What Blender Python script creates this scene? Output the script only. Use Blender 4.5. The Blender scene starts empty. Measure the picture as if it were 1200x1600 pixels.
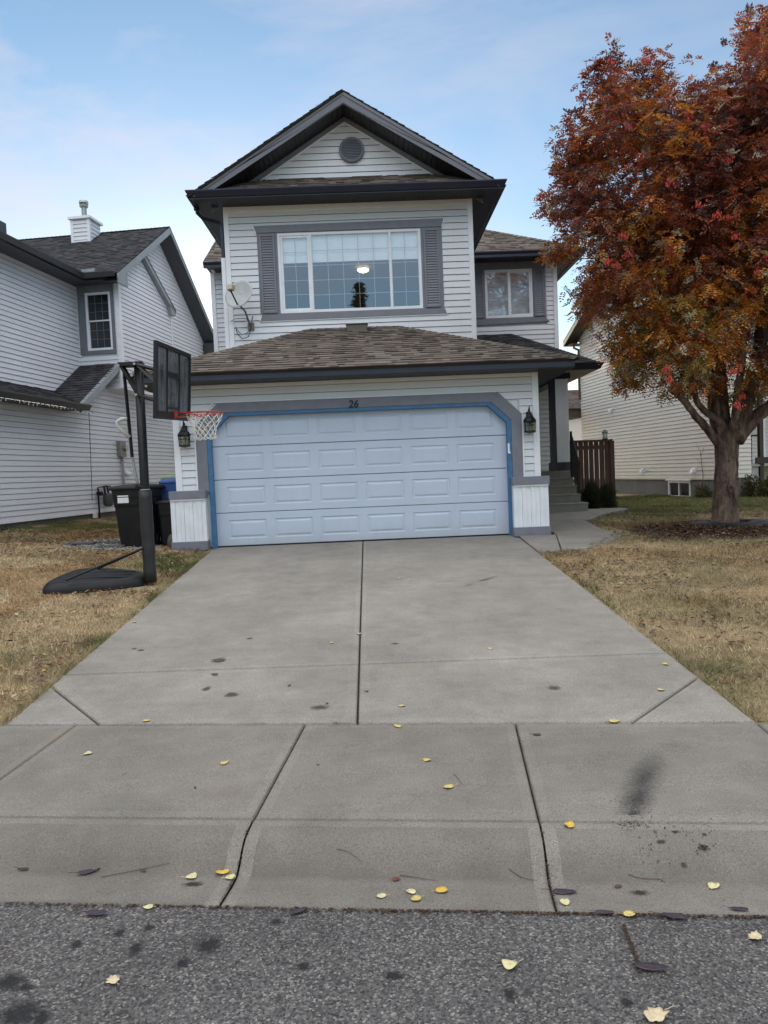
import bpy, math, random
import numpy as np
random.seed(7); RNG = np.random.default_rng(11)
D = bpy.data; SC = bpy.context.scene; COL = SC.collection
R = math.radians
V3 = lambda *a: np.array(a, float)

# ------------------------------------------------------------------ camera
cam = D.objects.new('camera', D.cameras.new('camera')); COL.objects.link(cam); SC.camera = cam
_y, _p, _r = R(1.021), R(-3.022), R(-2.399)
_f = V3(math.sin(_y)*math.cos(_p), math.cos(_y)*math.cos(_p), math.sin(_p))
_r0 = V3(math.cos(_y), -math.sin(_y), 0); _u0 = np.cross(_r0, _f)
_rt = _r0*math.cos(_r)+_u0*math.sin(_r); _up = -_r0*math.sin(_r)+_u0*math.cos(_r)
from mathutils import Matrix, Vector
M4 = Matrix.Identity(4)
for i in range(3):
    M4[i][0], M4[i][1], M4[i][2] = _rt[i], _up[i], -_f[i]
M4[2][3] = 1.122
cam.matrix_world = M4
cam.data.sensor_fit = 'VERTICAL'; cam.data.sensor_height = 24; cam.data.lens = 24*1156.6/1600
cam.data.clip_start = .05; cam.data.clip_end = 2000

# ------------------------------------------------------------------ world, sun, exposure
SUN_AZ, SUN_EL = R(-10), R(4)          # azimuth from +Y towards +X: low, behind the houses
w = D.worlds.new('World'); SC.world = w; w.use_nodes = True
nt = w.node_tree; nt.nodes.clear()
def wn(t, **k):
    n = nt.nodes.new(t)
    for a, b in k.items(): setattr(n, a, b)
    return n
out = wn('ShaderNodeOutputWorld'); bg = wn('ShaderNodeBackground'); bg.inputs[1].default_value = .15
sky = wn('ShaderNodeTexSky', sky_type='NISHITA', sun_disc=False, sun_elevation=SUN_EL, sun_rotation=SUN_AZ,
         altitude=1000, air_density=1.0, dust_density=.6, ozone_density=2.0)
tc = wn('ShaderNodeTexCoord'); mp = wn('ShaderNodeMapping'); mp.inputs['Scale'].default_value = (1.0, 1.0, 3.2)
mp.inputs['Rotation'].default_value = (0, R(18), R(20))
nz = wn('ShaderNodeTexNoise'); nz.inputs['Scale'].default_value = 2.3; nz.inputs['Detail'].default_value = 7
nz.inputs['Roughness'].default_value = .58; nz.inputs['Distortion'].default_value = .35
cr = wn('ShaderNodeValToRGB'); cr.color_ramp.elements[0].position = .43; cr.color_ramp.elements[1].position = .66
nt.links.new(tc.outputs['Generated'], mp.inputs[0]); nt.links.new(mp.outputs[0], nz.inputs[0]); nt.links.new(nz.outputs['Fac'], cr.inputs[0])
# thin cloud over blue; an unseen bright bank overhead and behind is added to light the scene
sx = wn('ShaderNodeSeparateXYZ'); nt.links.new(tc.outputs['Generated'], sx.inputs[0])
bk = wn('ShaderNodeMapRange'); bk.interpolation_type = 'SMOOTHSTEP'; bk.inputs['From Min'].default_value = .42; bk.inputs['From Max'].default_value = .85
dp = wn('ShaderNodeVectorMath', operation='DOT_PRODUCT'); dp.inputs[1].default_value = (0, -.25, .97); nt.links.new(tc.outputs['Generated'], dp.inputs[0])
nt.links.new(dp.outputs['Value'], bk.inputs[0])
ml = wn('ShaderNodeMath', operation='MULTIPLY_ADD'); ml.inputs[1].default_value = .66; ml.inputs[2].default_value = .0
nt.links.new(cr.outputs[0], ml.inputs[0])
lf = wn('ShaderNodeMapRange'); lf.inputs['From Min'].default_value = .25; lf.inputs['From Max'].default_value = -.5; lf.inputs['To Min'].default_value = .35; lf.inputs['To Max'].default_value = 1.3
nt.links.new(sx.outputs[0], lf.inputs[0])
ml3 = wn('ShaderNodeMath', operation='MULTIPLY'); nt.links.new(ml.outputs[0], ml3.inputs[0]); nt.links.new(lf.outputs[0], ml3.inputs[1])
mx = wn('ShaderNodeMix', data_type='RGBA'); mx.inputs[7].default_value = (2.35, 2.13, 2.24, 1)
nt.links.new(ml3.outputs[0], mx.inputs[0]); nt.links.new(sky.outputs[0], mx.inputs[6])
ml2 = wn('ShaderNodeMath', operation='MULTIPLY'); ml2.inputs[1].default_value = .85; nt.links.new(bk.outputs[0], ml2.inputs[0])
mx2 = wn('ShaderNodeMix', data_type='RGBA'); mx2.inputs[7].default_value = (6.6, 6.5, 6.6, 1)
nt.links.new(ml2.outputs[0], mx2.inputs[0]); nt.links.new(mx.outputs[2], mx2.inputs[6])
nt.links.new(mx2.outputs[2], bg.inputs[0]); nt.links.new(bg.outputs[0], out.inputs[0])
sl = D.lights.new('sun', 'SUN'); sl.energy = 1.3; sl.angle = R(.6); sl.color = (1, .82, .62)
so = D.objects.new('sun', sl); COL.objects.link(so)
sd = Vector((math.sin(SUN_AZ)*math.cos(SUN_EL), math.cos(SUN_AZ)*math.cos(SUN_EL), math.sin(SUN_EL)))
so.rotation_euler = (-sd).to_track_quat('-Z', 'Y').to_euler(); so.location = (0, 0, 30)
SC.view_settings.view_transform = 'Standard'; SC.view_settings.look = 'None'
SC.view_settings.exposure = 1.35; SC.view_settings.gamma = 1

# ------------------------------------------------------------------ materials
def sock(n, k):
    return n.inputs[k]
class MT:
    def __init__(s, name):
        s.m = D.materials.new(name); s.m.use_nodes = True; s.t = s.m.node_tree
        s.b = s.t.nodes['Principled BSDF']; s.out = s.t.nodes['Material Output']; s.geo = None
    def n(s, t, **k):
        n = s.t.nodes.new(t)
        for a, b in k.items(): setattr(n, a, b)
        return n
    def l(s, a, b): s.t.links.new(a, b)
    def pos(s):
        if not s.geo: s.geo = s.n('ShaderNodeNewGeometry')
        return s.geo.outputs['Position']
    def mapping(s, scale=(1, 1, 1), rot=(0, 0, 0)):
        m = s.n('ShaderNodeMapping'); m.inputs['Scale'].default_value = scale; m.inputs['Rotation'].default_value = rot
        s.l(s.pos(), m.inputs[0]); return m.outputs[0]
    def noise(s, scale, detail=4, rough=.55, vec=None, dist=0):
        n = s.n('ShaderNodeTexNoise'); n.inputs['Scale'].default_value = scale; n.inputs['Detail'].default_value = detail
        n.inputs['Roughness'].default_value = rough; n.inputs['Distortion'].default_value = dist
        s.l(vec if vec is not None else s.pos(), n.inputs['Vector']); return n.outputs['Fac']
    def ramp(s, fac, stops):
        r = s.n('ShaderNodeValToRGB'); e = r.color_ramp.elements
        while len(e) < len(stops): e.new(.5)
        for q, (p, c) in zip(e, stops):
            q.position = p; q.color = (c, c, c, 1) if isinstance(c, (int, float)) else (*c, 1)
        s.l(fac, r.inputs[0]); return r.outputs[0]
    def mix(s, fac, a, b, mode='MIX'):
        m = s.n('ShaderNodeMix', data_type='RGBA', blend_type=mode)
        for k, v in ((0, fac), (6, a), (7, b)):
            if isinstance(v, (int, float)): m.inputs[k].default_value = v if k == 0 else (v, v, v, 1)
            elif isinstance(v, tuple): m.inputs[k].default_value = (*v[:3], 1)
            else: s.l(v, m.inputs[k])
        return m.outputs[2]
    def math(s, op, a, b=0., c=None):
        m = s.n('ShaderNodeMath', operation=op)
        for k, v in ((0, a), (1, b), (2, c)):
            if v is None: continue
            if isinstance(v, (int, float)): m.inputs[k].default_value = v
            else: s.l(v, m.inputs[k])
        return m.outputs[0]
    def col(s, v):
        if isinstance(v, tuple): s.b.inputs['Base Color'].default_value = (*v[:3], 1)
        else: s.l(v, s.b.inputs['Base Color'])
    def rough(s, v):
        if isinstance(v, (int, float)): s.b.inputs['Roughness'].default_value = v
        else: s.l(v, s.b.inputs['Roughness'])
    def bump(s, h, strength=.3, dist=.01):
        b = s.n('ShaderNodeBump'); b.inputs['Strength'].default_value = strength; b.inputs['Distance'].default_value = dist
        s.l(h, b.inputs['Height']); s.l(b.outputs[0], s.b.inputs['Normal'])
    def spec(s, v): s.b.inputs['Specular IOR Level'].default_value = v

def simple(name, c, rough=.5, var=.12, vscale=3., metal=0, spec=.5, bump=0, bscale=60):
    t = MT(name); n = t.noise(vscale, 5)
    lo = tuple(x*(1-var) for x in c); hi = tuple(min(1, x*(1+var)) for x in c)
    t.col(t.ramp(n, [(.3, lo), (.7, hi)])); t.rough(rough); t.b.inputs['Metallic'].default_value = metal; t.spec(spec)
    if bump: t.bump(t.noise(bscale, 4), bump, .004)
    return t.m

def siding_mat(name, c):
    t = MT(name)
    n1 = t.noise(1.3, 5); n2 = t.noise(6, 4, vec=t.mapping((.35, .35, 2.5))); n3 = t.noise(14, 3, vec=t.mapping((1, 1, .12)))
    a = t.ramp(n1, [(.3, tuple(x*.93 for x in c)), (.7, c)])
    a = t.mix(t.math('MULTIPLY', t.ramp(n2, [(.45, 0), (.8, 1)]), .3), a, tuple(x*y for x, y in zip(c, (.84, .82, .76))))
    a = t.mix(t.math('MULTIPLY', t.ramp(n3, [(.52, 0), (.75, 1)]), .28), a, tuple(x*y for x, y in zip(c, (.8, .8, .78))))
    t.col(a); t.rough(.42); t.spec(.35); t.bump(t.noise(90, 3, vec=t.mapping((.15, .15, 1))), .12, .002)
    return t.m
SIDING = siding_mat('vinyl_siding', (.70, .735, .79))
SIDING_L = siding_mat('vinyl_siding_grey', (.72, .75, .81))
SIDING_R = siding_mat('vinyl_siding_beige', (.63, .605, .565))
WHITE = simple('white_trim', (.76, .79, .84), .4, .06, 4)
TRIM = simple('grey_purple_trim', (.172, .182, .222), .5, .10, 6, bump=.08)
TRIM_G = simple('slate_grey_trim', (.15, .165, .19), .5, .10, 6, bump=.08)
FASCIA_G = simple('grey_fascia', (.26, .29, .31), .5, .1, 5)
GUTTER = simple('navy_gutter_metal', (.016, .019, .038), .35, .2, 3, spec=.5)
GUTTER_G = simple('charcoal_gutter_metal', (.045, .05, .058), .4, .2, 3)
SOFFITB = simple('beige_soffit', (.25, .225, .19), .6, .08)
BROWN = simple('brown_metal', (.07, .055, .045), .5, .1)
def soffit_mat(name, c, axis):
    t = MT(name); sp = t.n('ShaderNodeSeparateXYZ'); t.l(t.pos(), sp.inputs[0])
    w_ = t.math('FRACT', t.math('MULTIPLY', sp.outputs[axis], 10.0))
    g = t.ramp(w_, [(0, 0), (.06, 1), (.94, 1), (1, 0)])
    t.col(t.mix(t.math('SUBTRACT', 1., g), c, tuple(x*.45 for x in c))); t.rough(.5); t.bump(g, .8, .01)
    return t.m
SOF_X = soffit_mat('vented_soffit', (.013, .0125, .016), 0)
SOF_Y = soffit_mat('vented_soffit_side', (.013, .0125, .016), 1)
def door_mat():
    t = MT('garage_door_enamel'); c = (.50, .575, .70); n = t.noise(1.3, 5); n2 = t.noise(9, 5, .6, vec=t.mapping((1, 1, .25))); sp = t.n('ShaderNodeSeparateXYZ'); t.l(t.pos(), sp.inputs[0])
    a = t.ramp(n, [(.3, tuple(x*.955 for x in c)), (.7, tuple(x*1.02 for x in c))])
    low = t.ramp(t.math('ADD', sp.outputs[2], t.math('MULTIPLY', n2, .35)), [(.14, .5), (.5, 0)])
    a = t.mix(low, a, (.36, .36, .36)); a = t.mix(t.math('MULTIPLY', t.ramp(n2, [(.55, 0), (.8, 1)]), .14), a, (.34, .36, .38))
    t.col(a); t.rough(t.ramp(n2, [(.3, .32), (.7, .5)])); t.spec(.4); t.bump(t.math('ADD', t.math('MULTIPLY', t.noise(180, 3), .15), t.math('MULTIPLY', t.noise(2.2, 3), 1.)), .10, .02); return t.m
DOORM = door_mat()
BLUE = simple('blue_painted_jamb', (.045, .15, .31), .45, .15, 9, bump=.05)
BLACK = simple('black_metal', (.009, .009, .011), .45, .25, 8, spec=.35)
BLACKP = simple('black_plastic', (.010, .010, .012), .5, .35, 6, bump=.1, spec=.3)
PAD = simple('black_vinyl_padding', (.017, .017, .019), .5, .3, 5, bump=.25, bscale=16)
STEEL = simple('galvanised_steel', (.33, .34, .35), .4, .15, 8, metal=.7)
GREYP = simple('grey_utility_box', (.20, .20, .19), .5, .12, 6)
REDM = simple('red_rim_paint', (.42, .035, .03), .45, .25, 20)
NET = simple('white_net_cord', (.74, .72, .67), .8, .15, 30)
BLUEP = simple('blue_bin_plastic', (.03, .10, .33), .45, .2, 5)
GREENP = simple('pale_green_lid_plastic', (.25, .30, .20), .5, .2, 5)
STICK = simple('white_label', (.7, .72, .74), .5, .1)
DISH = simple('dish_grey', (.42, .45, .45), .5, .1, 6)
TAN = simple('tan_plastic', (.38, .35, .26), .5, .12, 10)
WOODD = None
def roofm(name):
    t = MT(name); a = t.n('ShaderNodeAttribute', attribute_name='Col')
    sp = t.noise(260, 3, .7); n1 = t.noise(2.2, 5)
    c = t.mix(1., a.outputs['Color'], t.ramp(sp, [(.32, .55), (.68, 1.45)]), 'MULTIPLY')
    c = t.mix(1., c, t.ramp(n1, [(.3, .82), (.7, 1.12)]), 'MULTIPLY')
    t.col(c); t.rough(.92); t.spec(.2); t.bump(sp, .5, .004); return t.m
ROOF = roofm('asphalt_shingles')
def concrete(name, c, tooled=False, soot=False):
    t = MT(name)
    n1 = t.noise(.9, 6, .6); n2 = t.noise(5, 5, .6); n3 = t.noise(140, 3, .6); n4 = t.noise(420, 2, .5)
    a = t.ramp(n1, [(.3, tuple(x*.80 for x in c)), (.72, tuple(x*1.12 for x in c))])
    a = t.mix(1., a, t.ramp(n2, [(.25, .86), (.75, 1.08)]), 'MULTIPLY')
    a = t.mix(1., a, t.ramp(n3, [(.3, .60), (.5, 1.), (.75, 1.36)]), 'MULTIPLY')
    a = t.mix(1., a, t.ramp(n4, [(.3, .74), (.7, 1.24)]), 'MULTIPLY')
    pit = t.n('ShaderNodeTexVoronoi'); pit.inputs['Scale'].default_value = 34; t.l(t.pos(), pit.inputs['Vector'])
    a = t.mix(t.ramp(pit.outputs['Distance'], [(.03, .75), (.075, 0)]), a, tuple(x*.32 for x in c))
    pit2 = t.n('ShaderNodeTexVoronoi'); pit2.inputs['Scale'].default_value = 11; t.l(t.pos(), pit2.inputs['Vector'])
    a = t.mix(t.ramp(pit2.outputs['Distance'], [(.02, .8), (.05, 0)]), a, tuple(x*.25 for x in c))
    # streaky wear running with the broom texture, faint rust and damp patches
    st = t.noise(7, 5, .65, vec=t.mapping((.25, 2.4, 1), (0, 0, R(-3))))
    a = t.mix(1., a, t.ramp(st, [(.35, .96), (.7, 1.03)]), 'MULTIPLY')
    mo = t.noise(2.6, 7, .68, dist=.8); a = t.mix(1., a, t.ramp(mo, [(.3, .90), (.5, 1.), (.72, 1.06)]), 'MULTIPLY')
    ru = t.noise(1.7, 4); a = t.mix(t.math('MULTIPLY', t.ramp(ru, [(.62, 0), (.8, 1)]), .35), a, (c[0]*1.0, c[1]*.84, c[2]*.66))
    t.col(a); t.rough(.85); t.spec(.25)
    br = t.noise(90, 2, .5, vec=t.mapping((.08, 1, 1), (0, 0, R(0))))
    h = t.math('ADD', t.math('MULTIPLY', br, .1 if tooled else .8), n3); t.bump(h, .45, .003)
    t.base = a; return t
def _unused(): pass
def add_spots(t, spots, dark, noise_scale=60, strength=.9):
    """round stains that lie on the surface: (x, y, radius_x, radius_y, angle, softness)"""
    sep = t.n('ShaderNodeSeparateXYZ'); t.l(t.pos(), sep.inputs[0])
    wob = t.noise(noise_scale, 3, .6); total = None
    for (x, y, rx, ry, an, soft) in spots:
        dx = t.math('SUBTRACT', sep.outputs[0], x); dy = t.math('SUBTRACT', sep.outputs[1], y)
        ca, sa = math.cos(an), math.sin(an)
        u = t.math('ADD', t.math('MULTIPLY', dx, ca/rx), t.math('MULTIPLY', dy, sa/rx))
        v = t.math('ADD', t.math('MULTIPLY', dx, -sa/ry), t.math('MULTIPLY', dy, ca/ry))
        d = t.math('SQRT', t.math('ADD', t.math('MULTIPLY', u, u), t.math('MULTIPLY', v, v)))
        d = t.math('ADD', d, t.math('MULTIPLY', t.math('SUBTRACT', wob, .5), 1.6))
        m = t.math('MULTIPLY_ADD', d, -1/soft, (1+soft/2)/soft)
        cl = t.n('ShaderNodeClamp'); t.l(m, cl.inputs[0]); m = cl.outputs[0]
        total = m if total is None else t.math('MAXIMUM', total, m)
    t.base = t.mix(t.math('MULTIPLY', total, strength), t.base, dark); t.col(t.base)
CC = (.275, .258, .228)
tdrive = concrete('broomed_concrete', CC)
add_spots(tdrive, [(-1.358,6.31,.06,.06,0,.6),(-1.19,6.918,.028,.03,0,.6),(-1.318,5.952,.03,.045,.4,.6),(-1.32,5.624,.03,.045,-.3,.6),
  (-1.097,5.476,.05,.045,0,.6),(-2.147,6.71,.03,.03,0,.6),(-2.22,6.759,.02,.025,0,.6),(.165,6.552,.035,.025,0,.6),(1.28,5.312,.04,.04,0,1.),
  (-.42,5.15,.06,.04,0,1.),(1.3,8.9,.25,.03,.8,1.5)], (.035,.03,.03), 30, .85)
DRIVE = tdrive.m
DRIVE_T = concrete('tooled_concrete', tuple(x*1.06 for x in CC), True).m
CW = (.212, .198, .172)  # darker than the driveway: lens falloff and less sky put into the colour
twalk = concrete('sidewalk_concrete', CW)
add_spots(twalk, [(1.185,3.43,.030,.11,-.55,1.0),(1.28,3.62,.055,.20,-.55,1.5),(1.39,3.83,.06,.22,-.55,1.8)], (.030,.029,.028), 60, .85)
add_spots(twalk, [(1.157,3.377,.03,.012,.3,.8),(1.19,3.35,.02,.01,0,.8),(1.41,3.172,.02,.015,0,.8),(1.33,3.28,.014,.01,0,.8),(1.24,3.22,.02,.012,0,.8),(1.45,3.25,.01,.01,0,.8),(1.3,3.12,.012,.01,0,.8),(-.86,3.22,.04,.02,0,.9),(1.06,3.0,.035,.02,0,.9)], (.012,.012,.012), 60, .95)
def flow_dirt(t):
    dt = t.n('ShaderNodeVectorMath', operation='DOT_PRODUCT'); dt.inputs[1].default_value = (-math.sin(R(6.3)), -math.cos(R(6.3)), 0); t.l(t.pos(), dt.inputs[0])
    off = -(.027*math.sin(R(6.3))+4.82*math.cos(R(6.3)))
    v = t.math('SUBTRACT', dt.outputs['Value'], off); v = t.math('ADD', v, t.math('MULTIPLY', t.math('SUBTRACT', t.noise(6, 5), .5), .05))
    m = t.ramp(t.math('MULTIPLY', v, .5), [(.655, 0), (.69, .35), (.77, .55), (.805, 1), (.826, .3), (.90, .2), (.925, .5), (.94, .9)])
    m = t.math('MULTIPLY', m, t.ramp(t.noise(3.2, 5), [(.25, .35), (.6, 1)]))
    t.base = t.mix(t.math('MULTIPLY', m, .68), t.base, (.10, .088, .075))
    m2 = t.ramp(t.math('MULTIPLY', v, .5), [(.645, 0), (.654, 1), (.660, 0)])
    t.base = t.mix(t.math('MULTIPLY', m2, .5), t.base, (.08, .07, .06)); t.col(t.base)
flow_dirt(twalk)
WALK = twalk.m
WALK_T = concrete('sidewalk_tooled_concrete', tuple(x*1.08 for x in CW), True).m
STEPC = concrete('grey_step_concrete', tuple(x*.9 for x in CC), True).m
FOUND = concrete('foundation_concrete', (.20, .20, .19), True).m
def asphalt():
    t = MT('worn_asphalt')
    v = t.n('ShaderNodeTexVoronoi'); v.inputs['Scale'].default_value = 125; t.l(t.pos(), v.inputs['Vector'])
    v2 = t.n('ShaderNodeTexVoronoi'); v2.inputs['Scale'].default_value = 75; t.l(t.pos(), v2.inputs['Vector'])
    sp = t.n('ShaderNodeSeparateColor'); t.l(v.outputs['Color'], sp.inputs[0])
    sp2 = t.n('ShaderNodeSeparateColor'); t.l(v2.outputs['Color'], sp2.inputs[0])
    a = t.ramp(sp.outputs[0], [(0, (.034,.033,.033)), (.4, (.082,.078,.076)), (.75, (.118,.112,.106)), (.93, (.175,.165,.152)), (1, (.28,.265,.24))])
    b = t.ramp(sp2.outputs[1], [(.88, 0), (.93, 1)]); edge = t.ramp(v2.outputs['Distance'], [(.30, 1), (.42, 0)])
    a = t.mix(t.math('MULTIPLY', b, edge), a, (.24, .23, .215))
    a = t.mix(1., a, t.ramp(t.noise(1.6, 5), [(.3, .82), (.7, 1.15)]), 'MULTIPLY')
    t.base = a
    add_spots(t, [(-.694,2.768,.045,.05,0,.8),(-1.07,2.875,.02,.03,0,.8),(-1.215,2.813,.02,.03,0,.8),(-.972,2.765,.02,.04,0,.8),(-.769,2.669,.022,.03,0,.8),
      (-1.376,2.61,.05,.045,0,.9),(-1.263,2.44,.07,.06,0,.9),(-1.18,2.423,.03,.04,0,.8),(.011,2.545,.035,.02,0,.8),(-.315,2.619,.025,.02,0,.8),(.4,2.42,.02,.03,0,.8),(.783,2.359,.02,.02,0,.8),(-.45,2.9,.02,.02,0,.8),(-1.31,2.58,.03,.02,0,.8),(-.96,2.9,.02,.02,0,.8)], (.012,.012,.013), 45, .92)
    t.rough(.8); t.spec(.35)
    t.bump(t.math('ADD', v.outputs['Distance'], t.math('MULTIPLY', v2.outputs['Distance'], .8)), .7, .006)
    return t.m
ASPH = asphalt()
def soil():
    t = MT('dry_turf_soil'); n1 = t.noise(.55, 5); n2 = t.noise(9, 5); n3 = t.noise(70, 4, .7)
    dry = t.ramp(n3, [(.25, (.16,.12,.065)), (.5, (.36,.28,.165)), (.8, (.5,.41,.26))])
    grn = t.ramp(n3, [(.25, (.03,.035,.012)), (.75, (.11,.115,.045))])
    a = t.mix(t.ramp(n1, [(.5, 0), (.68, .75)]), dry, grn)
    a = t.mix(1., a, t.ramp(n2, [(.3, .75), (.7, 1.1)]), 'MULTIPLY')
    # shaded strip of lawn beyond the tree stays green (real turf colour change)
    sep = t.n('ShaderNodeSeparateXYZ'); t.l(t.pos(), sep.inputs[0])
    g = t.math('MULTIPLY', t.ramp(t.math('MULTIPLY_ADD', sep.outputs[1], .1, t.math('MULTIPLY', t.math('SUBTRACT', n1, .5), .25)), [(1.36/1, 0), (1.0, 1)]), 1.)
    t.col(a); t.rough(.95); t.spec(.1); t.bump(n3, .9, .02); return t
tsoil = soil()
SOIL = tsoil.m
def attrm(name, rough=.8, spec=.2, trans=0):
    t = MT(name); a = t.n('ShaderNodeAttribute', attribute_name='Col')
    c = t.mix(1., a.outputs['Color'], t.ramp(t.noise(40, 3), [(.3, .8), (.7, 1.15)]), 'MULTIPLY')
    t.col(c); t.rough(rough); t.spec(spec)
    if trans:
        tr = t.n('ShaderNodeBsdfTranslucent'); t.l(c, tr.inputs[0]); mx_ = t.n('ShaderNodeMixShader'); mx_.inputs[0].default_value = trans
        t.l(t.b.outputs[0], mx_.inputs[1]); t.l(tr.outputs[0], mx_.inputs[2]); t.l(mx_.outputs[0], t.out.inputs[0])
    return t.m
GRASS = attrm('grass_blades', .8, .15); LEAFM = attrm('autumn_leaves', .6, .3, .3); LITTER = attrm('fallen_leaves', .7, .3); STONES = attrm('gravel_stones', .85, .2)
def bark():
    t = MT('rowan_bark'); n1 = t.noise(9, 6, .65, vec=t.mapping((1, 1, .35)), dist=.6); n2 = t.noise(40, 5, .7)
    a = t.ramp(n1, [(.30, (.022,.016,.014)), (.44, (.09,.062,.05)), (.60, (.20,.14,.11)), (.8, (.36,.28,.22))])
    a = t.mix(1., a, t.ramp(n2, [(.3, .65), (.7, 1.25)]), 'MULTIPLY'); t.col(a); t.rough(.85); t.spec(.2)
    t.bump(t.math('ADD', n1, t.math('MULTIPLY', n2, .5)), 1., .03); return t.m
BARK = bark()
def wood_red():
    t = MT('stained_fence_boards'); n = t.noise(8, 6, .6, vec=t.mapping((3, 3, .25)))
    t.col(t.ramp(n, [(.3, (.020,.010,.008)), (.55, (.060,.024,.016)), (.8, (.12,.05,.03))])); t.rough(.7); t.bump(n, .4, .01); return t.m
WOODR = wood_red()
WOODD = simple('dark_brown_wood', (.04, .028, .022), .7, .3, 5, bump=.3)
def glass(name, fac=.3, tint=(.75, .82, .86), fk=1.6):
    t = MT(name); g = t.n('ShaderNodeBsdfGlossy'); g.inputs['Roughness'].default_value = .015; g.inputs['Color'].default_value = (.95, .97, 1, 1)
    tr = t.n('ShaderNodeBsdfTransparent'); tr.inputs['Color'].default_value = (*tint, 1)
    fr = t.n('ShaderNodeLayerWeight'); fr.inputs['Blend'].default_value = .18
    wv = t.n('ShaderNodeBump'); wv.inputs['Strength'].default_value = .03; wv.inputs['Distance'].default_value = .02; t.l(t.noise(1.2, 2), wv.inputs['Height']); t.l(wv.outputs[0], g.inputs['Normal'])
    fr.inputs['Blend'].default_value = .5; f = t.math('ADD', t.math('MULTIPLY', t.math('POWER', fr.outputs['Facing'], 4.), fk*.4), fac)
    mx_ = t.n('ShaderNodeMixShader'); t.l(f, mx_.inputs[0]); t.l(tr.outputs[0], mx_.inputs[1]); t.l(g.outputs[0], mx_.inputs[2]); t.l(mx_.outputs[0], t.out.inputs[0])
    return t.m
GLASS = glass('window_glass', .21, (.90, .94, .97)); GLASS_D = glass('dark_window_glass', .05, (.6, .65, .7), .35); GLASS_L = glass('lantern_glass', .16, (.62, .72, .64))
def polycarb():
    t = MT('smoky_polycarbonate'); tr = t.n('ShaderNodeBsdfTransparent'); tr.inputs['Color'].default_value = (.42, .44, .46, 1)
    t.col((.26, .28, .31)); t.rough(.3); n = t.noise(4, 5, .6, vec=t.mapping((1, 2, .5)))
    mx_ = t.n('ShaderNodeMixShader'); t.l(t.ramp(n, [(.3, .12), (.5, .3), (.75, .62)]), mx_.inputs[0]); t.l(tr.outputs[0], mx_.inputs[1]); t.l(t.b.outputs[0], mx_.inputs[2]); t.l(mx_.outputs[0], t.out.inputs[0])
    return t.m
POLY = polycarb()
def emis(name, c, s):
    t = MT(name); t.b.inputs['Emission Color'].default_value = (*c, 1); t.b.inputs['Emission Strength'].default_value = s; t.col(c); return t.m
LAMP = emis('lit_lamp_bowl', (1, .62, .30), 3.2)
MUNT = simple('grey_muntins', (.36,.38,.40), .5, .05)
SHADE = simple('white_roller_shade', (.86, .89, .88), .8, .05, 3)
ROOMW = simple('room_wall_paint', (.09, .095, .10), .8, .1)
DARKR = simple('unlit_room_dark', (.05, .05, .055), .9, .1)

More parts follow.
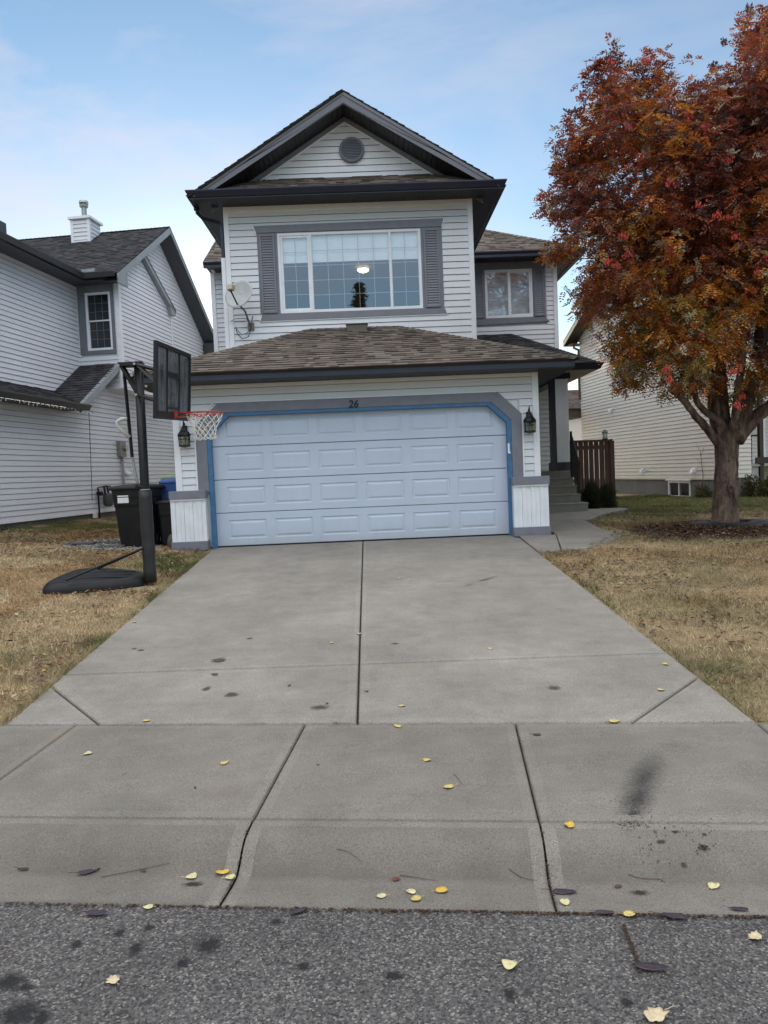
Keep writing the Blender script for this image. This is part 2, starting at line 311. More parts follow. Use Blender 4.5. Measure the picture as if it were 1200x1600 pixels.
# ------------------------------------------------------------------ mesh builder
SPLIT = {'rake_fascia', 'corner_board', 'mullion', 'soffit', 'pier_cap', 'window_flashing', 'fascia', 'gutter', 'rail', 'drip_flashing', 'door_trim', 'foundation', 'porch_post', 'window_surround', 'side_gable', 'porch_beam'}
class MB:
    def __init__(s): s.v = []; s.f = []; s.mi = []; s.c = []; s.col = (1, 1, 1); s.m = 0; s.hascol = False
    def p(s, q):
        s.v.append((float(q[0]), float(q[1]), float(q[2]))); s.c.append(s.col); return len(s.v)-1
    def face(s, pts):
        s.f.append([s.p(q) for q in pts]); s.mi.append(s.m)
    def idx(s, ids): s.f.append(list(ids)); s.mi.append(s.m)
    def box(s, a, b, fr=None):
        (x0, y0, z0), (x1, y1, z1) = a, b
        P = [(x, y, z) for z in (z0, z1) for y in (y0, y1) for x in (x0, x1)]
        if fr: P = [fr(*q) for q in P]
        i = [s.p(q) for q in P]
        for q in ((0, 2, 3, 1), (4, 5, 7, 6), (0, 1, 5, 4), (2, 6, 7, 3), (0, 4, 6, 2), (1, 3, 7, 5)): s.idx([i[k] for k in q])
        return s
    def prism(s, poly, fr, d0, d1):
        a = [s.p(fr(u, v, d0)) for u, v in poly]; b = [s.p(fr(u, v, d1)) for u, v in poly]; n = len(poly)
        s.idx(a[::-1]); s.idx(b)
        for i in range(n): s.idx([a[i], a[(i+1) % n], b[(i+1) % n], b[i]])
        return s
    def tube(s, pts, r, n=8, cap=True):
        pts = [np.array(p, float) for p in pts]; rs = r if isinstance(r, (list, tuple, np.ndarray)) else [r]*len(pts)
        rings = []; ref = None
        for i, p in enumerate(pts):
            d = pts[min(i+1, len(pts)-1)]-pts[max(i-1, 0)]; d = d/(np.linalg.norm(d)+1e-9)
            if ref is None or abs(ref@d) > .95: ref = V3(0, 0, 1) if abs(d[2]) < .9 else V3(1, 0, 0)
            a = np.cross(d, ref); a /= np.linalg.norm(a)+1e-9; b = np.cross(d, a); ref = -b if False else np.cross(a, d)
            rings.append([s.p(p+rs[i]*(math.cos(2*math.pi*k/n)*a+math.sin(2*math.pi*k/n)*b)) for k in range(n)])
        for A, B in zip(rings, rings[1:]):
            for k in range(n): s.idx([A[k], A[(k+1) % n], B[(k+1) % n], B[k]])
        if cap: s.idx(rings[0][::-1]); s.idx(rings[-1])
        return s
    def lathe(s, c, prof, n=16, axis=None):
        c = np.array(c, float); rings = []
        for (r, z) in prof:
            rings.append([s.p(c+V3(r*math.cos(2*math.pi*k/n), r*math.sin(2*math.pi*k/n), z)) for k in range(n)])
        for A, B in zip(rings, rings[1:]):
            for k in range(n): s.idx([A[k], A[(k+1) % n], B[(k+1) % n], B[k]])
        s.idx(rings[0][::-1]); s.idx(rings[-1]); return s
    def sweep(s, prof, path, z0, side=1):
        """profile (out, z) mitred along an XY path; out is to the right of the path when side=1"""
        P = [np.array(p, float) for p in path]; rings = []
        for i, p in enumerate(P):
            ns = []
            for a, b in ((i-1, i), (i, i+1)):
                if a >= 0 and b < len(P):
                    d = P[b]-P[a]; d /= np.linalg.norm(d); ns.append(V3(d[1], -d[0], 0)[:2]*side)
            n = sum(ns); n = n/np.linalg.norm(n); k = 1/(n@ns[0])
            rings.append([s.p((p[0]+n[0]*o*k, p[1]+n[1]*o*k, z0+z)) for o, z in prof])
        m = len(prof)
        for A, B in zip(rings, rings[1:]):
            for k in range(m): s.idx([A[k], A[(k+1) % m], B[(k+1) % m], B[k]])
        s.idx(rings[0][::-1]); s.idx(rings[-1]); return s
    def build(s, name, mats, parent=None, smooth=False, bevel=0, loc=None, col=False):
        if name in SPLIT:
            par = list(range(len(s.v)))
            def find(a):
                while par[a] != a: par[a] = par[par[a]]; a = par[a]
                return a
            for f in s.f:
                for k in f[1:]: par[find(f[0])] = find(k)
            comps = {}
            for i, f in enumerate(s.f): comps.setdefault(find(f[0]), []).append(i)
            if len(comps) > 1:
                first = None
                for ci in comps.values():
                    q = MB(); mp_ = {}
                    for i in ci:
                        for k in s.f[i]:
                            if k not in mp_: mp_[k] = len(q.v); q.v.append(s.v[k]); q.c.append(s.c[k])
                        q.f.append([mp_[k] for k in s.f[i]]); q.mi.append(s.mi[i])
                    o = q._build(name, mats, parent, smooth, bevel, loc, col); first = first or o
                return first
        return s._build(name, mats, parent, smooth, bevel, loc, col)
    def _build(s, name, mats, parent=None, smooth=False, bevel=0, loc=None, col=False):
        me = D.meshes.new(name); o = D.objects.new(name, me); COL.objects.link(o)
        base = V3(0, 0, 0)
        if parent is not None:
            q = parent
            while q is not None: base = base+np.array(q.location); q = q.parent
            o.parent = parent
        if loc is not None: o.location = [a-b for a, b in zip(loc, base)]; base = np.array(loc, float)
        vv = np.array(s.v)-base
        me.from_pydata(vv.tolist(), [], s.f)
        for m in (mats if isinstance(mats, (list, tuple)) else [mats]): me.materials.append(m)
        me.polygons.foreach_set('material_index', s.mi)
        if smooth: me.polygons.foreach_set('use_smooth', [True]*len(s.f))
        if col:
            ca = me.color_attributes.new('Col', 'FLOAT_COLOR', 'POINT')
            ca.data.foreach_set('color', np.hstack([np.array(s.c), np.ones((len(s.c), 1))]).ravel())
        me.update()
        if bevel:
            b = o.modifiers.new('bevel', 'BEVEL'); b.width = bevel; b.segments = 2; b.limit_method = 'ANGLE'
        return o

def tag(o, label=None, cat=None, group=None, kind=None):
    if label: o['label'] = label
    if cat: o['category'] = cat
    if group: o['group'] = group
    if kind: o['kind'] = kind
    return o
def thing(name, loc, label, cat, group=None):
    o = D.objects.new(name, None); COL.objects.link(o); o.location = loc; o.empty_display_size = .2
    return tag(o, label, cat, group)
def frame(O, U, Vv, N):
    O, U, Vv, N = [np.array(q, float) for q in (O, U, Vv, N)]
    return lambda u, v, n=0: O+U*u+Vv*v+N*n
def clip(poly, a, b, c):       # keep a*u+b*v<=c
    out_ = []
    for i in range(len(poly)):
        p, q = poly[i], poly[(i+1) % len(poly)]; fp = a*p[0]+b*p[1]-c; fq = a*q[0]+b*q[1]-c
        if fp <= 0: out_.append(p)
        if fp*fq < 0:
            t = fp/(fp-fq); out_.append((p[0]+t*(q[0]-p[0]), p[1]+t*(q[1]-p[1])))
    return out_
def clip_convex(poly, reg):
    A = sum(reg[i][0]*reg[(i+1) % len(reg)][1]-reg[(i+1) % len(reg)][0]*reg[i][1] for i in range(len(reg)))
    if A < 0: reg = reg[::-1]
    for i in range(len(reg)):
        (x0, y0), (x1, y1) = reg[i], reg[(i+1) % len(reg)]
        dx, dy = x1-x0, y1-y0; poly = clip(poly, dy, -dx, dy*x0-dx*y0)
        if len(poly) < 3: return []
    return poly
def siding(mb, fr, reg, holes=(), lap=.118, v0=0, proud=.016, groove=.011):
    vs = [p[1] for p in reg]; us = [p[0] for p in reg]; k = math.floor((min(vs)-v0)/lap)
    while v0+k*lap < max(vs):
        a, b = v0+k*lap, v0+(k+1)*lap; k += 1
        segs = [(min(us)-1, max(us)+1)]
        for (h0, g0, h1, g1) in holes:
            if a < g1-.3*lap and b > g0+.3*lap:
                ns = []
                for s0, s1 in segs:
                    if h0 > s0: ns.append((s0, min(s1, h0)))
                    if h1 < s1: ns.append((max(s0, h1), s1))
                segs = [q for q in ns if q[1]-q[0] > .004]
        s2 = []
        for s0, s1 in segs:
            e0, e1 = max(s0, min(us)), min(s1, max(us))
            if e1-e0 > 1.6 and random.random() < .45:
                sm = random.uniform(e0+.3, e1-.3); s2 += [(s0, sm, 0), (sm, s1, .0022)]
            else: s2.append((s0, s1, 0))
        for s0, s1, lift in s2:
            P = clip_convex([(s0, a), (s1, a), (s1, b-groove), (s0, b-groove)], reg)
            if len(P) < 3: continue
            mb.face([fr(u, v, proud*(1-(v-a)/lap)+.0015+lift) for u, v in P])
            lo = [q for q in P if abs(q[1]-min(p[1] for p in P)) < 1e-6]
            if len(lo) >= 2:
                u0, u1 = min(q[0] for q in lo), max(q[0] for q in lo); vv = lo[0][1]
                dd = proud*(1-(vv-a)/lap)+.0015+lift
                mb.face([fr(u0, vv, dd), fr(u0, vv, -.02), fr(u1, vv, -.02), fr(u1, vv, dd)])
def backing(mb, fr, reg, holes=(), d=-.024, t=.12):
    """solid wall behind the siding with rectangular openings (holes must not overlap)"""
    us = [p[0] for p in reg]; vs = [p[1] for p in reg]
    cu = sorted(set([min(us)]+[h[i] for h in holes for i in (0, 2)]+[max(us)])); cv = sorted(set([min(vs)]+[h[i] for h in holes for i in (1, 3)]+[max(vs)]))
    for a, b in zip(cu, cu[1:]):
        for c, e in zip(cv, cv[1:]):
            mu, mv = (a+b)/2, (c+e)/2
            if any(h[0] < mu < h[2] and h[1] < mv < h[3] for h in holes): continue
            P = clip_convex([(a, c), (b, c), (b, e), (a, e)], reg)
            if len(P) >= 3: mb.prism(P, fr, d-t, d)
PAL_BROWN = [(.108,.090,.075), (.135,.114,.096), (.152,.128,.107), (.172,.146,.122), (.12,.101,.086), (.143,.121,.102), (.080,.067,.057)]
PAL_CHAR = [(.035,.036,.040), (.045,.046,.050), (.055,.056,.060), (.040,.040,.046), (.062,.060,.062)]
PAL_RED = [(.09,.05,.04), (.12,.07,.055), (.075,.045,.04)]
def shingles(mb, fr, reg, pal=PAL_BROWN, expo=.143, hol=()):
    us = [p[0] for p in reg]; vs = [p[1] for p in reg]; v = min(vs)-.02; row = 0
    while v < max(vs):
        u = min(us)-random.uniform(0, .3)
        while u < max(us):
            wd = random.choice((.09, .12, .15, .18, .22, .26))*random.uniform(.9, 1.1); hi = random.random() < .5
            t = .015 if hi else .006; cut = 0 if hi else random.choice((0, .0, .018))
            kk = random.uniform(.9, 1.1); mb.col = tuple(c*kk for c in random.choice(pal))
            P = clip_convex([(u, v-.0), (u+wd, v), (u+wd, v+expo), (u, v+expo)], reg)
            if len(P) >= 3:
                mb.face([fr(a, b, .004+t*(1-(b-v)/expo)+.002) for a, b in P])
                vm = min(p[1] for p in P); lo = [q for q in P if abs(q[1]-vm) < 1e-6]
                c0 = mb.col; mb.col = tuple(c*.55 for c in c0)  # lower edge of the tab darkened: its shadow line put into the colour
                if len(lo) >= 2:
                    a0, a1 = min(q[0] for q in lo), max(q[0] for q in lo); h = .006+t*(1-(vm-v)/expo)
                    mb.face([fr(a0, vm, h), fr(a0, vm, -.006), fr(a1, vm, -.006), fr(a1, vm, h)])
                mb.col = c0
            u += wd
        v += expo; row += 1
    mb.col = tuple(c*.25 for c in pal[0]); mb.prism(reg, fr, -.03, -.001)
GPROF = [(0, -.13), (.055, -.13), (.06, -.125), (.085, -.075), (.105, -.045), (.118, -.02), (.118, 0), (.105, 0), (.1, -.012), (0, -.012)]

def window(parent, fr, u0, v0, u1, v1, cols, mat_frame=None, gl=None, shade=None, back=None, fw=.045, name='window'):
    """cols: list of (u_start, u_end, n_cols, n_rows, proud) sashes.  fr maps (u, v, n), n outward"""
    mf = mat_frame or WHITE; f = MB(); d0, d1 = -.05, .022
    f.box((u0, v0, d0), (u0+fw, v1, d1), fr); f.box((u1-fw, v0, d0), (u1, v1, d1), fr)
    f.box((u0+fw, v0, d0), (u1-fw, v0+fw, d1-.001), fr); f.box((u0+fw, v1-fw, d0), (u1-fw, v1, d1-.001), fr)
    w_ = f.build(name, mf, parent)
    g = MB(); b = MB(); s_ = MB()
    for q in cols:
        a, e, nc, nr = q[:4]; r = q[4] if len(q) > 4 else .028; top = q[5] if len(q) > 5 else v1-fw+.004; bot = q[6] if len(q) > 6 else v0+fw-.004
        o_ = q[7] if len(q) > 7 else 0
        s_.box((a, bot, -.035+o_), (a+r, top, .006+o_), fr); s_.box((e-r, bot, -.035+o_), (e, top, .006+o_), fr)
        s_.box((a+r, bot, -.035+o_), (e-r, bot+r, .005+o_), fr); s_.box((a+r, top-r, -.035+o_), (e-r, top, .005+o_), fr)
        g.face([fr(a+r, bot+r, -.012+o_), fr(e-r, bot+r, -.012+o_), fr(e-r, top-r, -.012+o_), fr(a+r, top-r, -.012+o_)])
        m = .005
        for i in range(1, nc): x = a+r+(e-a-2*r)*i/nc; b.box((x-m, bot+r, -.022+o_), (x+m, top-r, -.016+o_), fr)
        for i in range(1, nr): y = bot+r+(top-bot-2*r)*i/nr; b.box((a+r, y-m, -.0222+o_), (e-r, y+m, -.0162+o_), fr)
    s_.build('sash', mf, w_); g.build('pane', gl or GLASS, w_)
    if b.v: b.build('muntin_grid', MUNT, w_)
    if shade is not None:
        h = MB()
        h.box((u0+.05, shade, -.066), (u1-.05, v1-.03, -.060), fr); h.box((u0+.05, shade-.025, -.07), (u1-.05, shade, -.057), fr); h.build('roller_shade', SHADE, w_)
    return w_
def shutter(parent, fr, u0, v0, u1, v1, m):
    b = MB(); e = .035
    b.box((u0, v0, .0), (u0+e, v1, .030), fr); b.box((u1-e, v0, .0), (u1, v1, .030), fr)
    b.box((u0+e, v0, .0), (u1-e, v0+e, .029), fr); b.box((u0+e, v1-e, .0), (u1-e, v1, .029), fr)
    n = int((v1-v0-2*e)/.048)
    for i in range(n):
        y = v0+e+(v1-v0-2*e)*i/n; h = (v1-v0-2*e)/n
        b.face([fr(u0+e, y, .024), fr(u1-e, y, .024), fr(u1-e, y+h, .006), fr(u0+e, y+h, .006)])
        b.face([fr(u0+e, y, .006), fr(u1-e, y, .006), fr(u1-e, y, .024), fr(u0+e, y, .024)])
    return b.build('shutter', m, parent)

# ------------------------------------------------------------------ ground
SL = .073
S_AN = R(6.3); SO = V3(.027, 4.82); ST = V3(math.cos(S_AN), -math.sin(S_AN)); SN = V3(-math.sin(S_AN), -math.cos(S_AN))
PROF = [(0, 0), (1.31, -.022), (1.40, -.028), (1.46, -.038), (1.51, -.062), (1.56, -.105), (1.60, -.134), (1.64, -.141), (1.70, -.139), (1.87, -.125)]
def prof(v):
    for (a, za), (b, zb) in zip(PROF, PROF[1:]):
        if v <= b: return za+(zb-za)*(v-a)/(b-a)
    return -.125
def swz(s, v): return -.535-.0075*s+prof(v)
def swp(s, v, dz=0):
    q = SO+ST*s+SN*v; return (q[0], q[1], swz(s, v)+dz)
def sst(x): return x*x*(3-2*x) if 0 < x < 1 else (0 if x <= 0 else 1)
def lawn_h(x, y):
    jv = (np.array((x, y))-SO)@SN          # >0 towards the street
    base = SL*(y-12.15) if y < 12.15 else 0.
    if jv > -.6:
        s = (np.array((x, y))-SO)@ST; t = sst((jv+.6)/.6); base = base*(1-t)+(-.535-.0075*s)*t
    if x < -2.6: base += .25*sst((-x-3.2)/5)*sst((y-5.5)/5) + .03*sst((-x-2.6)/.4)
    if x > 2.3: base += .03*sst((x-2.35)/.5) + .13*sst((y-12.4)/3.)*sst((6.5-x)/2)
    if y > 40: base += (y-40)*.004
    return base
def drive_z(y): return SL*(y-12.15)
def drv_x(y, side):  # edge of driveway
    return -2.60 if side < 0 else 2.385
# lawn sheet
xs = sorted(set([-400, -150, -60, -30, -20, -15, -12]+list(np.round(np.arange(-10, 10.01, .2), 2))+[11, 12, 14, 17, 20, 30, 60, 150, 400]))
ys = sorted(set(list(np.round(np.arange(3.2, 20, .2), 2))+[21, 23, 26, 30, 40, 60, 100, 200, 400, 900]))
g = MB(); ids = {}
for j, y in enumerate(ys):
    for i, x in enumerate(xs):
        jv = (np.array((x, y))-SO)@SN
        yy = y; xx = x
        if jv > -.02 and y < 30 and abs(x) < 40:
            z = swz((np.array((x, y))-SO)@ST, max(min(jv, 1.8), 0))-.09
        else:
            z = lawn_h(x, y)
            if -2.55 < x < 2.33 and y < 12.3: z -= .12
            if 2.2 < x and ((10.5 < y < 11.9 and x < 3.0+(y-10.5)*.68) or (11.9 <= y < 13.55 and x < 3.86) or (13.5 <= y < 15.3 and x < 3.95+(y-13.5)*.85)): z -= .10
            if 12.2 < y < 18.6 and -3 < x < 2.7: z -= .1
        ids[i, j] = g.p((xx, yy, z))
for j in range(len(ys)-1):
    for i in range(len(xs)-1):
        g.idx([ids[i, j], ids[i+1, j], ids[i+1, j+1], ids[i, j+1]])
tag(g.build('lawn', SOIL, smooth=True), kind='structure')
# road
g = MB()
def rp(s, v, dz=0): q = SO+ST*s+SN*v; return (q[0], q[1], -.665-.0055*max(min(s, 40), -40)+dz-.0*(v))
vs = [1.868, 3, 5, 8, 10.2]; ss = [-250, -60, -20, -5, 0, 5, 20, 60, 250]
for a, b in zip(vs, vs[1:]):
    for c, e in zip(ss, ss[1:]): g.face([rp(c, b), rp(e, b), rp(e, a), rp(c, a)])
tag(g.build('road', ASPH), kind='structure')
g = MB(); g.face([(-400, -600, -.72), (400, -600, -.72), (400, 4.2, -.74), (-400, 4.2, -.74)])
tag(g.build('ground', SOIL), kind='structure')
# crack and debris seam at the lip
g = MB()
for i in range(1500):
    s = random.uniform(-2.2, 2.0) if i % 3 else random.uniform(0, 2.0); v = 1.868+abs(random.gauss(0, .009+.006*max(0, math.sin(s*5+1)))); q = rp(s, v, .003); a = random.uniform(0, 3); l = random.uniform(.004, .014)
    g.col = random.choice([(.08,.035,.018), (.05,.03,.02), (.11,.06,.035), (.02,.018,.015)])
    g.face([(q[0]-l*math.cos(a), q[1]-l*math.sin(a)*.4, q[2]), (q[0]+l*.3, q[1]-.003, q[2]+.005), (q[0]+l*math.cos(a), q[1]+l*math.sin(a)*.4, q[2]+.001), (q[0], q[1]+.004, q[2]+.004)])
def seam(p0, p1, n, w_=.006, lift=.0):
    for i in range(n):
        t = random.random(); x = p0[0]+(p1[0]-p0[0])*t+random.gauss(0, w_); y = p0[1]+(p1[1]-p0[1])*t+random.gauss(0, w_); z = p0[2]+(p1[2]-p0[2])*t+.004+lift
        a = random.uniform(0, 3.1); l = random.uniform(.003, .012)
        g.col = random.choice([(.08,.035,.018), (.05,.03,.02), (.10,.05,.03), (.02,.018,.015), (.05,.055,.02)])
        g.face([(x-l*math.cos(a), y-l*math.sin(a), z), (x+.002, y-.003, z+.004), (x+l*math.cos(a), y+l*math.sin(a), z), (x, y+.003, z+.003)])
seam(swp(-2.7, -.005), swp(2.45, -.005), 420, .006)
for s in (-.53, .86):
    for a, b in ((0, 1.4), (1.4, 1.62), (1.62, 1.87)): seam(swp(s, a), swp(s, b), 70, .003)
seam((.907, 2.76, -.668), (.895, 2.62, -.668), 130, .003, .001); seam((.895, 2.62, -.668), (.876, 2.49, -.668), 110, .003, .001)
for (x, y, sx, sy, n) in ((1.155, 3.365, .035, .02, 90), (1.35, 3.30, .11, .07, 70), (1.41, 3.17, .03, .015, 30), (1.18, 3.18, .05, .06, 40), (1.23, 3.46, .05, .09, 60)):
    for i in range(n):
        a_, b_ = random.gauss(x, sx), random.gauss(y, sy); jv = (np.array((a_, b_))-SO)@SN; zz = swz((np.array((a_, b_))-SO)@ST, max(jv, 0))+.003; l = random.uniform(.0012, .005); g.col = (.010, .009, .009)
        g.face([(a_-l, b_, zz), (a_, b_-l*.8, zz+.002), (a_+l, b_, zz), (a_, b_+l*.8, zz+.002)])
tag(g.build('grit_in_the_joints', LITTER, col=True), 'reddish grit and seed husks caught in the concrete joints and along the gutter', 'debris', kind='stuff')

# slabs with tooled borders
def slab(mb, pts, zf, th=.1, band=.055, groove=.0):
    """pts: 2D quad polygon ccw; top with a smooth tooled band (material 1) and broomed middle (material 0)"""
    P = [np.array(p, float) for p in pts]; c = sum(P)/len(P); n = len(P)
    def inset(d):
        res = []
        for i in range(n):
            a, b, e = P[i-1], P[i], P[(i+1) % n]
            d1 = (b-a)/np.linalg.norm(b-a); d2 = (e-b)/np.linalg.norm(e-b)
            n1 = V3(-d1[1], d1[0], 0)[:2]; n2 = V3(-d2[1], d2[0], 0)[:2]; m = n1+n2; m /= np.linalg.norm(m); res.append(b+m*d/max(m@n1, .25))
        return res
    L = [(P, -th), (P, -.012), (inset(.006), -.003), (inset(.012), 0), (inset(band), 0), (inset(band+.005), .0012)]
    rings = [[mb.p((q[0], q[1], zf(q[0], q[1])+dz)) for q in ps] for ps, dz in L]
    for k, (A, B) in enumerate(zip(rings, rings[1:])):
        mb.m = 1 if k < 4 else 0
        for i in range(n): mb.idx([A[i], A[(i+1) % n], B[(i+1) % n], B[i]])
    # interior subdivided so it can follow the profile
    mb.m = 0; mb.idx(rings[-1]); mb.m = 0
dz = lambda x, y: drive_z(y)
g = MB(); gp = .007
xl, xc, xr = -2.60, -.15, 2.385
yj = [12.02, 8.86, 6.05]           # cross joints on the centre line
def jy(x): return 4.822-(x-.027)*.1104
def cross(x, y0): return y0+.012*(x)*0 + (-.03*(x+.15) if y0 < 7 else -.02*(x+.15))
for side, (a, b) in enumerate(((xl, xc-gp), (xc+gp, xr))):
    for k in range(3):
        top = (lambda x: 12.235) if k == 0 else (lambda x, k=k: cross(x, yj[k])-.014)
        bot = (lambda x, k=k: cross(x, yj[k+1])+.012) if k < 2 else (lambda x: jy(x)+.012)
        if k < 2:
            slab(g, [(a, bot(a)), (b, bot(b)), (b, top(b)), (a, top(a))], dz, band=.05)
        else:
            if side == 0:
                # corner triangle cut by a diagonal joint
                p, q = (a, 5.86), (-1.93, jy(-1.93)+.012)
                slab(g, [(q[0]+.012, q[1]), (b, bot(b)), (b, top(b)), (a, top(a)), (a, p[1]+.014)], dz, band=.08)
                slab(g, [(a, bot(a)), (q[0]-.012, q[1]), (a, p[1]-.014)], dz, band=.03)
            else:
                p, q = (b, 5.40), (1.62, jy(1.62)+.012)
                slab(g, [(a, bot(a)), (q[0]-.012, q[1]), (b, p[1]+.014), (b, top(b)), (a, top(a))], dz, band=.08)
                slab(g, [(q[0]+.012, q[1]), (b, bot(b)), (b, p[1]-.014)], dz, band=.03)
tag(g.build('driveway', [DRIVE, DRIVE_T]), kind='structure')
g = MB(); g.face([(-2.58, 4.5, drive_z(4.5)-.03), (2.36, 4.5, drive_z(4.5)-.03), (2.36, 12.22, -.025), (-2.58, 12.22, -.025)])
g.face([swp(-20, -.02, -.03), swp(-20, 1.3, -.03), swp(20, 1.3, -.03), swp(20, -.02, -.03)]); g.face([swp(-20, 1.3, -.04), swp(-20, 1.62, -.04), swp(20, 1.62, -.04), swp(20, 1.3, -.04)]); g.face([swp(-20, 1.62, -.04), swp(-20, 1.86, -.04), swp(20, 1.86, -.04), swp(20, 1.62, -.04)])
tag(g.build('joint_filler', simple('dark_joint_grit', (.035,.025,.02), .95, .4, 40)), 'dark grit packed into the joints between the concrete slabs', 'joint filler', kind='stuff')
# sidewalk + rolled curb
g = MB(); gc = MB()
js = [-18, -12, -8, -5.1, -3.6, -2.13, -.53, .86, 2.37, 3.9, 5.4, 8, 12, 18]
for a, b in zip(js, js[1:]):
    a2, b2 = a+gp*.7, b-gp*.7
    pts = [swp(a2, .008)[:2], swp(a2, 1.296)[:2], swp(b2, 1.296)[:2], swp(b2, .008)[:2]]
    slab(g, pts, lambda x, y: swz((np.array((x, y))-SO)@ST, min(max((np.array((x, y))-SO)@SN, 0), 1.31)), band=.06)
    lv = [1.306, 1.312, 1.33, 1.37, 1.40, 1.43, 1.46, 1.49, 1.52, 1.55, 1.58, 1.605, 1.63, 1.66, 1.72, 1.80, 1.862, 1.868]
    us_ = [a2, a2+.012, a2+.06, (a2*2+b2)/3, (a2+2*b2)/3, b2-.06, b2-.012, b2]
    gid = {}
    for j, v in enumerate(lv):
        for i, s in enumerate(us_):
            e = -.006 if j in (0, len(lv)-1) or i in (0, 7) else (-.001 if j in (1,) else 0)
            if j == 0: e = -.05
            if j == len(lv)-1: e = -.012
            gid[i, j] = gc.p(swp(s, v, e))
    for j in range(len(lv)-1):
        for i in range(7):
            gc.m = 1 if i in (0, 1, 5, 6) or j < 3 else 0
            gc.idx([gid[i, j], gid[i, j+1], gid[i+1, j+1], gid[i+1, j]])
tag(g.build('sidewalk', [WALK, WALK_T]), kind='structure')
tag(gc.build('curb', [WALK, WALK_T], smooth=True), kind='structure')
# walkway from the driveway to the steps
def wz(x, y): return .03 + .17*sst((y-12.6)/2.2)
g = MB()
slab(g, [(2.395, 10.66), (2.70, 10.50), (2.98, 11.90), (2.395, 11.93)], lambda x, y: .03*sst((y-10.4)/.6)+SL*min(y-12.15, 0)*.9, band=.02)
slab(g, [(2.715, 10.50), (3.05, 10.52), (3.55, 10.95), (3.98, 11.55), (3.85, 12.25), (3.0, 12.28), (2.99, 11.90)], lambda x, y: .036+SL*min(y-12.15, 0)*.9, band=.02)
slab(g, [(2.93, 12.29), (3.86, 12.26), (3.95, 13.5), (4.5, 14.2), (5.2, 14.9), (5.2, 15.2), (2.93, 15.2)], wz, band=.03)
tag(g.build('path', [DRIVE, DRIVE_T]), kind='structure')

# ------------------------------------------------------------------ the house
X_, Y_, Z_ = V3(1, 0, 0), V3(0, 1, 0), V3(0, 0, 1)
H = thing('house', (-.2, 12.147, 0), 'two storey pale vinyl sided house with purple grey trim and wide white garage door', 'house')
fG = frame((0, 12.147, 0), X_, Z_, -Y_)            # garage front
DX0, DX1, DZ = -2.60, 2.34, 2.19                  # garage opening
gw = MB()
gl_, gr_ = -3.13, 2.80
regG = [(gl_, .03), (gr_, .03), (gr_, 2.66), (gl_, 2.66)]
siding(gw, fG, regG, [(DX0-.16, -1, DX1+.16, 2.18)])
backing(gw, fG, regG, [(DX0, -.2, DX1, DZ)], d=-.024)
fGL = frame((gl_, 18.7, 0), -Y_, Z_, -X_); siding(gw, fGL, [(0, 0), (6.5, 0), (6.5, 2.66), (0, 2.66)]); gw.prism([(0, 0), (6.45, 0), (6.45, 2.6), (0, 2.6)], fGL, -.12, -.024)
fGR = frame((gr_, 12.2, 0), Y_, Z_, X_); siding(gw, fGR, [(0, 0), (6.5, 0), (6.5, 2.95), (0, 2.95)]); gw.prism([(0, 0), (6.45, 0), (6.45, 2.92), (0, 2.92)], fGR, -.12, -.024)
gw.build('garage_wall', SIDING, H)
# corner boards and J channel (garage)
g = MB()
for x0, x1 in ((gl_-.018, gl_+.085), (gr_-.085, gr_+.018)): g.box((x0, 12.12, .9), (x1, 12.22, 2.66))
g.box((DX0-.215, 12.118, .93), (DX0-.19, 12.16, 2.0)); g.box((DX1+.19, 12.118, .93), (DX1+.215, 12.16, 2.0))
g.box((-2.46, 12.118, 2.362), (2.09, 12.16, 2.38))
for sx, a in ((-1, (-2.47, 2.362)), (1, (2.085, 2.362))):
    b = ((DX0-.19, 1.99) if sx < 0 else (DX1+.19, 1.99))
    p = [a, b, (b[0]+sx*.022, b[1]+.004), (a[0]+sx*.01, a[1]+.018)]; g.prism(p, fG, -.01, .03)
g.box((gl_+.085, 12.128, 2.60), (gr_-.085, 12.16, 2.659))
g.build('corner_board', WHITE, H, bevel=.003)
# trim round the door with clipped corners
def door_ring(mb, o, i, d0, d1, zt_o, zt_i, ch_o, ch_i, zb=0.0):
    """o/i: (xl, xr) outer and inner; one C-shaped band split in five convex pieces"""
    O_ = [(o[0], zb), (o[0], zt_o-ch_o[1]), (o[0]+ch_o[0], zt_o), (o[1]-ch_o[0], zt_o), (o[1], zt_o-ch_o[1]), (o[1], zb)]
    I_ = [(i[0], zb), (i[0], zt_i-ch_i[1]), (i[0]+ch_i[0], zt_i), (i[1]-ch_i[0], zt_i), (i[1], zt_i-ch_i[1]), (i[1], zb)]
    for k in range(5): mb.prism([O_[k], O_[k+1], I_[k+1], I_[k]][::-1], fG, d0, d1)
g = MB(); door_ring(g, (DX0-.19, DX1+.19), (DX0-.015, DX1+.015), -.005, .034, 2.36, 2.205, (.38, .36), (.32, .30), .93)
g.build('door_surround', TRIM, H, bevel=.003)
g = MB(); door_ring(g, (DX0-.0148, DX1+.0148), (DX0+.055, DX1-.055), -.09, .022, 2.2048, 2.148, (.32, .30), (.305, .285), .0)
door_ring(g, (DX0+.0, DX1-.0), (DX0+.052, DX1-.052), -.12, -.0902, 2.20, 2.146, (.32, .30), (.305, .285), .0)
g.build('door_jamb', BLUE, H, bevel=.003)
